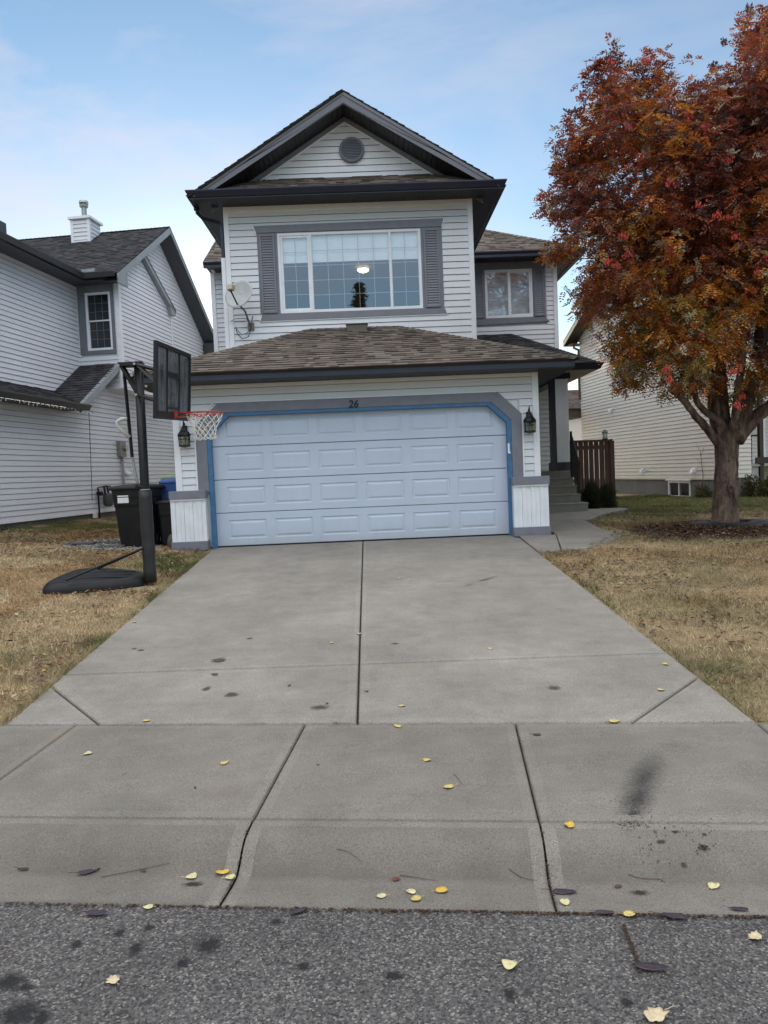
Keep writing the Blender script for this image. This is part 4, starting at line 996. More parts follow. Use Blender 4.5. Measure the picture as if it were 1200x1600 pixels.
# satellite dish
sdh = thing('satellite_dish', (-2.16, 14.27, 4.0), 'grey satellite dish on a bent arm beside the big upstairs window', 'satellite dish')
cen = V3(-2.235, 13.86, 4.50); ax = V3(-.42, -.86, .28); ax /= np.linalg.norm(ax)
ua = np.cross(ax, Z_); ua /= np.linalg.norm(ua); va = np.cross(ua, ax)
g = MB(); rings = []
for r_ in np.linspace(0.001, 1, 8):
    rings.append([g.p(cen+ua*.30*r_*math.cos(a)+va*.27*r_*math.sin(a)+ax*(.045*r_*r_)) for a in np.linspace(0, 2*math.pi, 33)[:-1]])
for A, B in zip(rings, rings[1:]):
    for k in range(32): g.idx([A[k], A[(k+1) % 32], B[(k+1) % 32], B[k]])
o = g.build('reflector', DISH, sdh, smooth=True); so_ = o.modifiers.new('s', 'SOLIDIFY'); so_.thickness = .008
g = MB(); bt = cen-va*.20; hd = cen+ax*.30-va*.02+ua*(-.02)
g.tube([bt-ax*.02, bt+ax*.05, hd-va*.05], .015, 6); g.build('feed_arm', BLACK, sdh)
g = MB()
def bx(c, d, m_): g.box((-d[0], -d[1], -d[2]), d, lambda a, b, c_: np.array(c)+ua*a+ax*b+va*c_)
bx(hd, (.055, .045, .05), 0); bx(hd-ax*.03+ua*.01, (.06, .03, .03), 0); g.build('feed_horn', TAN, sdh, bevel=.006)
g = MB(); g.tube([cen-ax*.02, cen-ax*.08-va*.12, bt-ax*.06, V3(-2.17, 13.95, 4.22), V3(-2.13, 14.2, 4.02), V3(-2.12, 14.26, 4.0)], .018, 8); g.box((-2.18, 14.25, 3.93), (-2.06, 14.28, 4.07)); g.tube([V3(-2.12, 14.24, 4.03), V3(-2.05, 14.10, 4.16)], .01, 5); g.build('mast', simple('mast_metal', (.16,.15,.13), .5, .2), sdh)
g = MB(); g.tube([V3(-2.50, 14.24, 4.1), V3(-2.40, 14.22, 4.15), V3(-2.2, 14.22, 4.15), V3(-2.13, 14.22, 4.02)], .006, 5)
g.tube([V3(-2.4, 14.22, 4.0), V3(-2.38, 14.22, 3.86), V3(-2.28, 14.2, 3.76), V3(-2.17, 14.2, 3.80), V3(-2.11, 14.22, 3.97)], .008, 5)
g.tube([V3(-2.38, 14.22, 3.94), V3(-2.3, 14.2, 3.85), V3(-2.2, 14.2, 3.86), V3(-2.12, 14.22, 3.95)], .006, 5); g.build('cable', BLACK, sdh)

# ------------------------------------------------------------------ neighbour house on the left
_a = R(8.2); CU = V3(math.cos(_a), -math.sin(_a), 0); CV = V3(math.sin(_a), math.cos(_a), 0)
LW = lambda u, v, z: CU*u+CV*v+Z_*z
def fside(u): return frame(CU*u, CV, Z_, CU)           # (v, z, n) facing right
def ffront(v): return frame(CV*v, CU, Z_, -CV)         # (u, z, n) facing the street
NL = thing('neighbour_house', tuple(LW(-9.71, 18, .2)), 'pale grey sided neighbour house with charcoal roofs and a white chimney, left of the driveway', 'house')
uD, uA, vB, uC, uM, uRk = -9.71, -10.42, 18.88, -9.22, -9.40, -8.95
g = MB(); L1, v1 = .118, .42
def wall(fr, reg, holes=(), win_=(), d=-.024):
    siding(g, fr, reg, holes, lap=L1, v0=v1); backing(g, fr, reg, win_, d=d, t=.1)
wall(fside(uD), [(8, .42), (16.8, .42), (16.8, 2.93), (8, 2.93)])
wall(fside(uD), [(16.8, .42), (27, .42), (27, 3.70), (18.9, 3.70), (18.2, 3.70), (16.8, 2.9)])
wall(fside(uA), [(8, 3.2), (vB, 3.2), (vB, 6.44), (8, 6.44)])
wall(ffront(vB), [(uA-.05, 3.69), (uC, 3.69), (uC, 6.5), (uA-.05, 6.5)], [(-10.32, 4.62, -9.35, 6.6)], [(-10.15, 4.70, -9.44, 6.22)])
wall(fside(uC), [(vB, 3.69), (22.3, 3.69), (22.3, 6.34), (20.2, 7.42), (vB, 6.6)])
wall(fside(uM), [(21.0, 3.69), (26.15, 3.69), (26.15, 5.55), (21.94, 8.6), (20.2, 7.5)])
g.prism([(26.1, 0), (26.2, 0), (26.2, 5.5), (26.1, 5.5)], frame(Z_*0, CV, Z_, CU), -14, uM)
g.build('wall', SIDING_L, NL)
g = MB(); fl = frame(Z_*0, CU, CV, Z_); g.prism([(uA, vB), (uC, vB), (uC, 22.3), (uM, 22.3), (uM, 26.1), (uD-.1, 26.1), (uD-.1, vB)][::-1], fl, 3.64, 3.688); g.build('overhang_floor', SIDING_L, NL)
g = MB(); g.prism([(uD-.3, 8), (uD-.05, 8), (uD-.05, 27), (uD-.3, 27)], fl, -.6, .42); g.build('foundation', FOUND, NL)
g = MB(); fc = ffront(vB); fs = fside(uC)
g.prism([(uC-.09, 3.69), (uC+.016, 3.69), (uC+.016, 6.5), (uC-.09, 6.5)], fc, -.02, .024); g.prism([(vB-.02, 3.69), (vB+.10, 3.69), (vB+.10, 6.6), (vB-.02, 6.5)], fs, -.02, .0225)
g.prism([(22.24, 3.69), (22.315, 3.69), (22.315, 6.3), (22.24, 6.34)], fs, -.02, .022); g.prism([(uA, 3.66), (uC, 3.66), (uC, 3.72), (uA, 3.72)], fc, -.02, .02); g.prism([(vB, 3.64), (22.3, 3.64), (22.3, 3.71), (vB, 3.71)], fs, -.02, .02)
g.prism([(8, .40), (27, .40), (27, .445), (8, .445)], fside(uD), -.02, .022)
g.build('corner_board', WHITE, NL)
g = MB(); g.prism([(-10.35, 4.60), (-9.35, 4.60), (-9.35, 6.5), (-10.35, 6.5)], fc, 0, .026)
# opening cut in the surround by laying four boards instead of one sheet
g = MB()
for q in (((-10.36, 4.60), (-9.35, 4.70)), ((-10.36, 6.22), (-9.35, 6.47)), ((-10.36, 4.70), (-10.15, 6.22)), ((-9.44, 4.70), (-9.35, 6.22))):
    (a, b), (c, e) = q; g.prism([(a, b), (c, b), (c, e), (a, e)], fc, 0, .03)
g.build('window_surround', TRIM_G, NL, bevel=.003)
window(NL, fc, -10.15, 4.70, -9.44, 6.22, [(-10.115, -9.475, 3, 3, .03, 6.19, 5.46, .012), (-10.115, -9.475, 3, 3, .035, 5.50, 4.73, -.012)], gl=GLASS_D)
g = MB(); g.box((-10.3, 4.6, -.4), (-9.3, 6.3, -.35), fc); g.build('curtain_or_dark_sheet', DARKR, NL)  # dark sheet behind the pane stands in for the unlit room
# roofs
def slopef(O, U, Vv):
    U = np.array(U, float)/np.linalg.norm(U); Vv = np.array(Vv, float)/np.linalg.norm(Vv); N = np.cross(U, Vv); return frame(O, U, Vv, N)
KF = .64
def fronts(u, v): return LW(u, v, 6.55+KF*(v-18.38))
g = MB(); l = math.hypot(1, KF)
shingles(g, slopef(fronts(-20, 18.38), CU, CV+Z_*KF), [(20-9.95, 0), (20+uRk, 0), (20+uRk, 3.56*l), (20-14.5, 3.56*l)], pal=PAL_CHAR)
KB = .74; lb = math.hypot(1, KB)
shingles(g, slopef(LW(uRk, 21.94+4.6, 8.828-KB*4.6), -CU, -CV+Z_*KB), [(0, .9*lb), (8, .9*lb), (8, 4.6*lb), (0, 4.6*lb)], pal=PAL_CHAR)
KA = .5; la = math.hypot(1, KA)
shingles(g, slopef(LW(-9.92, 8, 6.55), CV, -CU+Z_*KA), [(0, 0), (10.38, 0), (10.38+3, 4*la), (0, 4*la)], pal=PAL_CHAR)
caps(g, LW(uRk, 21.94, 8.83), LW(-15, 21.94, 8.83), pal=PAL_CHAR)
g.build('upper_roof', ROOF, NL, col=True)
g = MB()
KS = .62; ls = math.hypot(1, KS)
fsh = slopef(LW(-10.42, 16.5, 3.13+KS*(16.5-16.95)), CU, CV+Z_*KS)
shingles(g, fsh, [(.02, 1.05*ls), (1.12, .32*ls), (1.12, 2.37*ls), (.02, 2.37*ls)], pal=PAL_CHAR)
KD = .43; ld = math.hypot(1, KD)
shingles(g, slopef(LW(-9.22, 8, 3.0), CV, -CU+Z_*KD), [(0, 0), (8.78, 0), (9.55, 1.2*ld), (0, 1.2*ld)], pal=PAL_CHAR)
g.build('lower_roof', ROOF, NL, col=True)
# lower roof fascia and bump gable fascia
def band(mb, u, p, q, h, t=.03): mb.prism([(p[0], p[1]-h), (q[0], q[1]-h), (q[0], q[1]), (p[0], p[1])], fside(u), -t, 0)
g = MB(); band(g, -9.28, (16.80, 3.06), (18.87, 4.335), .19, .10)
fz = lambda v: 6.55+KF*(v-18.38)
band(g, uRk+.012, (18.36, fz(18.36)-.01), (21.94, fz(21.94)-.01), .20)
bzr = lambda v: 8.83-KB*(v-21.94); band(g, uRk+.012, (21.94, bzr(21.94)-.015), (25.55, bzr(25.55)-.015), .13)
band(g, uC+.15, (20.2, 7.66), (22.36, 6.40), .13, .15); g.prism([(22.05, 6.25), (22.36, 6.25), (22.36, 6.42), (22.0, 6.62)], fside(uC+.15), -.16, .0)
g.prism([(18.36, 6.30), (18.9, 6.30), (18.9, 6.75), (18.36, 6.42)], fside(uRk+.012), -.03, .001)
g.build('rake_fascia', FASCIA_G, NL)
g = MB(); band(g, uC+.16, (20.15, 7.73), (22.38, 6.43), .035, .18); band(g, uRk+.02, (21.94, 8.84), (25.6, bzr(25.6)+.01), .04, .04); g.build('shingle_edge', GUTTER_G, NL)
g = MB()
g.face([LW(uRk, 21.94, 8.62), LW(uM, 21.94, 8.62), LW(uM, 26.2, 8.62-KB*4.26), LW(uRk, 26.2, 8.62-KB*4.26)][::1]); g.face([LW(uRk, 18.4, 6.36), LW(uM, 18.4, 6.36), LW(uM, 21.94, 8.62), LW(uRk, 21.94, 8.62)])
g.face([LW(-9.9, 8, 6.42), LW(uA, 8, 6.42), LW(uA, 18.9, 6.42), LW(-9.9, 18.9, 6.42)]); g.face([LW(-10.0, 18.40, 6.418), LW(uRk, 18.40, 6.418), LW(uRk, 18.9, 6.418), LW(-10.0, 18.9, 6.418)])
g.face([LW(-9.25, 8, 2.92), LW(uD, 8, 2.92), LW(uD, 16.9, 2.92), LW(-9.25, 16.9, 2.92)])
g.prism([(25.4, 5.5), (26.3, 5.5), (26.3, 5.62), (25.4, 5.95)], fside(uRk), -.4, 0)
g.build('soffit', simple('charcoal_soffit', (.055, .058, .065), .6, .1), NL)
g = MB(); GP = [(o-.0, z) for o, z in GPROF]
a_, b_, c_ = LW(-9.93, 8, 0), LW(-9.93, 18.36, 0), LW(-9.02, 18.36, 0)
g.sweep(GP, [a_[:2], b_[:2], c_[:2]], 6.585, side=1)
a_, b_ = LW(-9.23, 8, 0), LW(-9.23, 16.95, 0); g.sweep(GP, [a_[:2], b_[:2]], 3.05, side=1)
g.build('gutter', GUTTER_G, NL)
g = MB(); g.box((-10.5, 15.0, 6.62), (-10.22, 15.75, 7.05), lambda u, v, z: LW(u, v, z)); g.build('roof_vent', GUTTER_G, NL, bevel=.02)
g = MB(); g.box((-10.05, 15.9, 6.60), (-9.98, 18.3, 6.64), lambda u, v, z: LW(u, v, z)); g.box((-9.96, 18.42, 6.59), (-9.6, 18.6, 6.72), lambda u, v, z: LW(u, v, z)); g.build('drip_flashing', STEEL, NL)
# chimney
g = MB(); c0, c1, w0, w1 = -11.70, -11.13, 21.2, 21.85
siding(g, ffront(w0), [(c0, 8.3), (c1, 8.3), (c1, 9.03), (c0, 9.03)], lap=.118, v0=8.3); g.prism([(c0, 8), (c1, 8), (c1, 9.0), (c0, 9.0)], ffront(w0), -.65, -.024)
siding(g, fside(c1), [(w0, 8.3), (w1, 8.3), (w1, 9.03), (w0, 9.03)], lap=.118, v0=8.3)
chm = g.build('chimney', SIDING_L, NL)
g = MB(); bf = lambda u, v, z: LW(u, v, z)
g.box((c0-.015, w0-.02, 8.3), (c0+.07, w0+.05, 9.03), bf); g.box((c1-.07, w0-.02, 8.3), (c1+.02, w0+.06, 9.03), bf); g.box((c0-.06, w0-.07, 9.03), (c1+.07, w1+.08, 9.10), bf); g.box((c0+.02, w0, 9.10), (c1, w1, 9.13), bf)
g.box((c0+.08, w0-.022, 8.32), (c1-.08, w0-.0, 8.40), bf); g.build('chimney_cap', WHITE, chm)
g = MB(); pc_ = LW(-11.42, 21.5, 0); g.lathe((pc_[0], pc_[1], 9.12), [(.075, 0), (.075, .36), (.12, .36), (.13, .42), (.08, .43), (.08, .47), (.14, .47), (.12, .54), (.03, .56)], 16); g.build('flue_pipe', STEEL, chm, smooth=False)

# things fixed on or beside the left house
fD = fside(uD)
t = thing('electric_meter', tuple(LW(uD, 19.4, 1.0)), 'grey electric meter box with round glass dial and conduit on the grey siding', 'meter')
g = MB(); g.box((19.22, 1.86, .0), (19.55, 2.30, .13), fD); g.build('box', GREYP, t, bevel=.01)
g = MB(); g.tube([fD(19.45, 2.10, .12), fD(19.45, 2.10, .20)], .08, 20); g.build('dial', STEEL, t)
g = MB(); g.tube([fD(19.42, 1.86, .06), fD(19.42, .30, .06)], .035, 8); g.build('conduit', simple('grey_conduit', (.30,.30,.31), .5, .1), t)
t = thing('gas_meter', tuple(LW(uD, 18.0, .3)), 'dark gas meter with a looped pipe at the foot of the grey siding', 'meter')
g = MB(); g.lathe(fD(18.28, .72, .17), [(.06, -.17), (.12, -.14), (.13, 0), (.12, .14), (.05, .18)], 14); g.build('meter_body', simple('gas_meter_grey', (.06,.06,.065), .5, .2), t)
g = MB(); g.tube([fD(17.92, .05, .1), fD(17.92, 1.05, .1), fD(18.35, 1.08, .1), fD(18.62, 1.06, .08)], .025, 8); g.tube([fD(18.2, 1.06, .12), fD(18.2, .85, .15)], .03, 8); g.tube([fD(18.36, 1.06, .12), fD(18.36, .85, .15)], .03, 8); g.tube([fD(17.92, .9, .1), fD(18.05, .9, .12)], .06, 10); g.build('pipe', BLACKP, t)
g = MB(); g.box((17.75, .28, .0), (17.90, .42, .06), fD); g.build('valve_box', WHITE, t)
t = thing('cable_box', tuple(LW(uD, 23.7, 2.2)), 'small beige utility box on the siding beside the left garage corner', 'utility box'); g = MB(); g.box((23.3, 1.95, 0), (23.75, 2.5, .16), fD); g.build('cover', GREYP, t, bevel=.01)
g = MB(); g.tube([fD(19.62, 1.45, .0), fD(19.7, 1.38, .12)], [.05, .08], 10); tag(g.build('dryer_vent', WHITE), 'small white hooded vent low on the grey siding beside the meter conduit', 'vent')
pts = [fD(17.25, 2.95, .35)]+[fD(17.25+.5*t_, 2.95-2.2*t_-.05*math.sin(3*t_), .35-.33*t_) for t_ in np.linspace(.05, 1, 12)]
g = MB(); g.tube(pts, .008, 5); tag(g.build('hanging_cable', BLACK), 'thin black cable slanting down the grey siding from the lower eave to the gas meter', 'cable')
t = thing('string_lights', tuple(LW(-9.1, 12, 3.0)), 'icicle string lights drooping from the lower gutter of the left house', 'string lights')
g = MB(); q = []; gb = MB()
for i in range(170):
    v = 8.5+i*.05; drop = .03+.10*abs(math.sin(i*.9))*random.uniform(.4, 1.2); p = LW(-9.09, v, 2.93-drop*.6); q.append(p)
    if i % 3 == 0: gb.lathe(p-Z_*.02, [(.008, .015), (.01, 0), (.004, -.02)], 5)
g.tube(q, .006, 4); g.build('wire', BLACK, t); gb.build('bulbs', STICK, t)

# ------------------------------------------------------------------ neighbour house on the right
_b = R(-7.); DU = V3(math.cos(_b), -math.sin(_b), 0); DV = V3(math.sin(_b), math.cos(_b), 0)
RW = lambda u, v, z: DU*u+DV*v+Z_*z
uR, vR = 12.07, 19.07
NR = thing('neighbour_house', tuple(RW(uR, 22, 0)), 'cream sided neighbour house half hidden behind the red leaved tree at the right', 'house')
fr_s = frame(DU*uR, DV, Z_, -DU); fr_f = lambda v: frame(DV*v, DU, Z_, -DV)
g = MB(); KR = .45; pk = 23.7
regR = [(vR, .57), (28.2, .57), (28.2, 6.12), (pk, 6.12+KR*4.5), (vR, 6.12)]
siding(g, fr_s, regR, lap=.118, v0=.575, proud=.018); g.prism(regR[::-1], fr_s, -.12, -.024)
regF = [(uR, .57), (13.1, .57), (13.1, 5.9), (uR, 5.9)]; siding(g, fr_f(vR), regF, lap=.118, v0=.575); g.prism([(uR+.12, .5), (13.1, .5), (13.1, 5.9), (uR+.12, 5.9)], fr_f(vR), -.12, -.024)
siding(g, fr_f(21.2), [(13.1, .2), (20, .2), (20, 5.9), (13.1, 5.9)], lap=.118, v0=.575); g.prism([(13.1, 0), (20, 0), (20, 5.9), (13.1, 5.9)], fr_f(21.2), -.12, -.024)
g.prism([(13.1, 0), (20, 0), (20, 5.9), (13.1, 5.9)], fr_f(28.1), -.12, -.024)
g.build('wall', SIDING_R, NR)
g = MB(); g.prism([(vR-.02, .57), (vR+.09, .57), (vR+.09, 6.0), (vR-.02, 6.0)], fr_s, 0, .024); g.prism([(uR-.02, .57), (uR+.09, .57), (uR+.09, 6.0), (uR-.02, 6.0)], fr_f(vR), 0, .024); g.prism([(vR, .545), (28.2, .545), (28.2, .60), (vR, .60)], fr_s, 0, .026); g.build('corner_board', simple('beige_trim', (.55,.52,.46), .5, .06), NR)
g = MB(); hb = (20.43, .0, 21.67, .50)
for a, b in ((vR, 20.43), (21.67, 28.2)): g.prism([(a, -.6), (b, -.6), (b, .545), (a, .545)], fr_s, -.25, -.012)
g.prism([(20.43, -.6), (21.67, -.6), (21.67, -.0), (20.43, -.0)], fr_s, -.25, -.012); g.prism([(20.43, .50), (21.67, .50), (21.67, .545), (20.43, .545)], fr_s, -.25, -.012)
g.prism([(uR+.25, -.6), (13.1, -.6), (13.1, .57), (uR+.25, .57)], fr_f(vR), -.25, -.012); g.build('foundation', FOUND, NR)
fws = frame(DU*uR, DV, Z_, -DU); wb = window(NR, fws, 20.43, .0, 21.67, .50, [(20.47, 21.05, 1, 1, .02), (21.05, 21.63, 1, 1, .02)], gl=GLASS_D, name='basement_window')
g = MB(); g.box((21.03, .04, -.05), (21.07, .46, .0215), fws); g.box((20.36, .515, .0), (21.74, .56, .07), fws); g.build('mullion', WHITE, NR)
g = MB(); g.box((20.40, -.05, -.14), (21.7, .54, -.10), fws); g.build('curtain_or_dark_sheet', DARKR, NR)  # dark sheet close behind the glass stands in for the basement's shade
g = MB(); lr = math.hypot(1, KR); EVz = 6.12-.45*.45+.15
shingles(g, slopef(RW(uR-.5, 28.65, EVz), -DU, -DV+Z_*KR), [(-9, 0), (0, 0), (0, 4.95*lr), (-9, 4.95*lr)], pal=[(.12,.08,.06),(.10,.07,.055),(.14,.10,.08)])
shingles(g, slopef(RW(uR-.5, vR-.4, EVz+.1), DU, DV+Z_*KR), [(0, 0), (9, 0), (9, 4.9*lr), (0, 4.9*lr)], pal=[(.12,.08,.06),(.10,.07,.055),(.14,.10,.08)])
g.build('roof', ROOF, NR, col=True)
g = MB(); g.prism([(28.65, EVz-.02), (pk, EVz-.02+KR*4.95), (pk, EVz-.2+KR*4.95), (28.65, EVz-.2)][::-1], frame(DU*(uR-.5), DV, Z_, -DU), -.03, .0); g.prism([(vR-.4, EVz+.08), (pk, EVz+.05+KR*4.9), (pk, EVz-.12+KR*4.9), (vR-.4, EVz-.1)], frame(DU*(uR-.5), DV, Z_, -DU), -.03, .0)
g.build('rake_fascia', simple('taupe_fascia', (.22,.19,.16), .5, .08), NR)
g = MB(); g.face([RW(uR-.48, 28.6, EVz-.19), RW(uR, 28.6, EVz-.19), RW(uR, pk, EVz-.19+KR*4.9), RW(uR-.48, pk, EVz-.19+KR*4.9)]); g.face([RW(uR-.48, 27.9, EVz-.2), RW(uR+1, 27.9, EVz-.2), RW(uR+1, 28.66, EVz-.2), RW(uR-.48, 28.66, EVz-.2)]); g.build('soffit', BROWN, NR)
g = MB(); g.tube([RW(uR-.1, 28.6, 5.95), RW(uR-.1, 28.55, 5.8), RW(uR-.05, 28.2, 5.65), RW(uR-.05, 28.22, 5.5), RW(uR-.05, 28.22, 3.7)], .05, 6); g.build('downspout', BROWN, NR)
g = MB(); g.prism([(10.6, 28.3), (12.2, 28.3), (12.2, 31.5), (10.6, 31.5)], frame(Z_*0, DU, DV, Z_), 3.0, 3.35)
shingles(g, slopef(RW(10.4, 28.2, 3.36), DU, DV+Z_*.42), [(0, 0), (2.0, 0), (2.0, 2.2), (0, 2.2)], pal=PAL_RED); g.build('rear_roof', simple('brown_eave', (.10,.07,.055), .6, .1), NR)
g = MB(); g.prism([(13.22, .05), (14.02, .05), (14.02, .86), (13.22, .86)], fr_f(20.07), -1.1, 0); g.box((13.2, 20.02, .86), (17, 21.2, .91), lambda u, v, z: RW(u, v, z)); g.build('porch_base', simple('porch_panel', (.34,.34,.33), .6, .08), NR)
g = MB(); g.prism([(14.04, 0), (14.16, 0), (14.16, 3.0), (14.04, 3.0)], fr_f(20.02), -.12, 0); g.prism([(13.9, .93), (16, .93), (16, 1.12), (13.9, 1.12)], fr_f(20.0), -.05, 0); g.prism([(13.2, 2.9), (17, 2.9), (17, 3.1), (13.2, 3.1)], fr_f(20.0), -.12, 0); g.build('porch_post', WOODD, NR)
g = MB()
for i in range(5): g.prism([(13.30+i*.13, .91), (13.325+i*.13, .91), (13.325+i*.13, 1.75), (13.30+i*.13, 1.75)], fr_f(20.1), -.02, 0)
g.prism([(13.22, 1.74), (14.04, 1.74), (14.04, 1.79), (13.22, 1.79)], fr_f(20.1), -.04, 0); g.build('porch_railing', BLACK, NR)
g = MB(); g.prism([(14.0, .92), (14.10, .92), (14.10, 3.0), (14.0, 3.0)], fr_f(21.15), 0, .03); g.prism([(14.9, .92), (15.0, .92), (15.0, 3.0), (14.9, 3.0)], fr_f(21.15), 0, .03); g.build('door_trim', WHITE, NR)
for v, z, lab in ((25.45, 3.05, 'small white vent hood high on the cream siding above the wooden fence'), (23.2, .84, 'white vent hood low on the cream siding left of the basement window'), (20.15, .82, 'white vent hood low on the cream siding above the basement window')):
    t = thing('vent_hood', tuple(fr_s(v, z, .05)), lab, 'vent')
    g = MB(); g.box((v-.07, z-.06, .0), (v+.07, z+.07, .03), fr_s); g.build('flange', WHITE, t)
    g = MB(); g.prism([(0, -.07), (.13, -.07), (.10, .02), (0, .07)], frame(fr_s(v+.06, z, .03), -DU, Z_, -DV), 0, .12); g.build('hood', WHITE, t, bevel=.006)
t = thing('garden_spotlight', tuple(RW(13.95, 19.0, .1)), 'small blue plastic object in the grass at the right edge', 'garden item')
g = MB(); q = V3(6.62, 12.9, .06); g.box((-.05, -.05, -.05), (.06, .05, .06), lambda a, b, c: q+V3(a, b, c)); g.box((-.03, -.06, .06), (.05, .03, .08), lambda a, b, c: q+V3(a, b, c)); g.build('casing', BLUEP, t, bevel=.012)
t.location = (0, 0, 0); [setattr(c, 'location', (0, 0, 0)) for c in []]
D.objects.remove(t, do_unlink=True)
for o in [o for o in D.objects if o.name.startswith('casing')]: D.objects.remove(o)

# distant house between the two
DHo = thing('distant_house', (16, 48, 0), 'small far house with a reddish brown roof and a roof vent seen beyond the fence', 'house')
g = MB(); g.box((5, 46, .2), (20, 54, 4.4)); g.build('wall', SIDING_R, DHo)  # unseen left length added to block the low sun
g = MB(); shingles(g, slopef((4.6, 45.6, 4.3), (1, 0, 0), (0, 1, .42)), [(0, 0), (15.6, 0), (15.6, 4.8), (0, 4.8)], pal=PAL_RED, expo=.25); rr = g.build('roof', ROOF, DHo, col=True)
g = MB(); g.lathe((13.2, 49.0, 5.6), [(.08, 0), (.08, .9), (.2, .9), (.2, 1.0), (.05, 1.05)], 10); g.build('chimney', STEEL, rr)

# ------------------------------------------------------------------ wooden fence with lantern
F = thing('wooden_fence', (5.6, 18.95, .15), 'dark red brown board fence between the porch and the cream neighbour house', 'fence')
x = 4.98; k = 0
while x < 6.2:
    wd = .135; g = MB(); zt = 1.70+random.uniform(-.006, .006); g.box((x, 18.93+random.uniform(0, .008), .12), (x+wd-random.uniform(.006, .022), 18.952, zt)); g.build('board', WOODR, F); x += wd
g = MB(); g.box((4.98, 18.90, 1.69), (6.26, 18.99, 1.745)); g.box((4.98, 18.955, .4), (6.2, 18.99, .5)); g.box((4.98, 18.955, 1.5), (6.2, 18.99, 1.6)); g.box((6.20, 18.90, .1), (6.25, 18.99, 1.70)); g.build('rail', WOODR, F)
t = thing('fence_lantern', (6.08, 18.94, 1.745), 'small dark blue post lantern on top of the wooden fence', 'lantern')
g = MB(); g.lathe((6.08, 18.94, 1.745), [(.07, 0), (.07, .02), (.055, .03)], 8); g.lathe((6.08, 18.94, 1.90), [(.085, 0), (.075, .03), (.03, .075), (.012, .1)], 8)
for i in range(4): a = math.pi/4+i*math.pi/2; g.tube([V3(6.08+.058*math.cos(a), 18.94+.058*math.sin(a), 1.76), V3(6.08+.058*math.cos(a), 18.94+.058*math.sin(a), 1.91)], .008, 5)
g.build('cage', simple('dark_teal_metal', (.02, .045, .06), .4, .2), t)
g = MB(); g.lathe((6.08, 18.94, 1.77), [(.045, 0), (.045, .13)], 8); g.build('glass', GLASS_L, t)

# ------------------------------------------------------------------ basketball hoop
pz0 = -.14; PXp, PYp = -2.84, 9.42
HB = thing('basketball_hoop', (PXp, PYp, pz0), 'black portable basketball hoop with smoky backboard, red rim and white net on the left lawn', 'basketball hoop')
g = MB(); q = [(-4.06, 9.06), (-4.13, 9.25), (-4.07, 9.95), (-3.94, 10.12), (-3.5, 10.05), (-2.96, 9.72), (-2.86, 9.5), (-2.9, 9.3), (-3.3, 9.12), (-3.95, 8.98)]
cx_, cy_ = -3.5, 9.55
rings = []
for sc, z in ((1.0, -.03), (1.0, .03), (.965, .07), (.91, .10), (.84, .115), (.80, .10), (.5, .11), (.2, .115)):
    rings.append([g.p((cx_+(a-cx_)*sc, cy_+(b-cy_)*sc, lawn_h(cx_+(a-cx_)*sc, cy_+(b-cy_)*sc)+z+.015)) for a, b in q])
for A, B in zip(rings, rings[1:]):
    for i in range(len(q)): g.idx([A[i], A[(i+1) % len(q)], B[(i+1) % len(q)], B[i]])
g.idx(rings[-1]); bs = g.build('base_tank', BLACKP, HB, smooth=True); ss_ = bs.modifiers.new('s', 'SUBSURF'); ss_.levels = ss_.render_levels = 2
g = MB()
for i in range(3):
    yy = 9.32+i*.18; g.tube([(-3.85, yy, lawn_h(-3.85, yy)+.125), (-3.5, yy+.04, lawn_h(-3.5, yy)+.133), (-3.1, yy, lawn_h(-3.1, yy)+.125)], .012, 6)
g.build('tank_rib', BLACKP, bs)
def stdbox(mb, p0, p1, r0, r1):
    mb.tube([p0, p1], [r0*1.35, r1*1.35], 4)
g = MB(); g.tube([(PXp, PYp, pz0), (PXp+.0, PYp, 1.1), (PXp+.01, PYp, 2.64)], [.058, .056, .056], 20); g.build('pole', BLACK, HB, smooth=True)
g = MB(); pts = [(PXp, PYp, pz0+.0)]+[(PXp+random.uniform(-.002, .002), PYp, z) for z in np.linspace(.0, 1.02, 12)]
g.tube(pts, [.078+.004*math.sin(i*2.1)+(.004 if i % 4 == 0 else 0) for i in range(13)], 24); g.tube([(PXp, PYp, 1.02), (PXp, PYp, 1.03)], .07, 20); g.build('pole_padding', PAD, HB, smooth=True)
g = MB(); g.tube([(PXp, PYp, 1.032), (PXp, PYp, 1.044)], .062, 20); g.build('padding_strap', TAN, HB)
# backboard
bBL, bBR, bTL, bTR = V3(-2.365, 8.35, 1.835), V3(-2.315, 9.75, 1.90), V3(-2.31, 8.35, 2.70), V3(-2.27, 9.75, 2.765)
Wb = np.linalg.norm(bBR-bBL); Hb = np.linalg.norm(bTL-bBL); bU = (bBR-bBL)/Wb; bV = (bTL-bBL)/Hb; bN = np.cross(bU, bV); bN /= np.linalg.norm(bN)
fb = frame(bBL, bU, bV, bN)    # N points to +X
g = MB(); e = .05
g.box((0, 0, -.02), (e, Hb, .02), fb); g.box((Wb-e, 0, -.02), (Wb, Hb, .02), fb); g.box((e, Hb-e, -.02), (Wb-e, Hb, .02), fb); g.box((e, 0, -.02), (Wb-e, .09, .021), fb)
for x0 in (.44, .93): g.box((x0-.012, .09, -.015), (x0+.012, Hb-e, .012), fb)
g.box((.452, .50, -.015), (.918, .565, .0125), fb); g.box((.452, .13, -.015), (.918, .155, .0125), fb); g.box((.16, .09, -.03), (.20, .5, -.021), fb)
bd = g.build('backboard_frame', BLACK, HB, bevel=.004)
g = MB(); g.box((e, .09, -.006), (Wb-e, Hb-e, .0), fb); g.build('backboard_panel', POLY, bd)
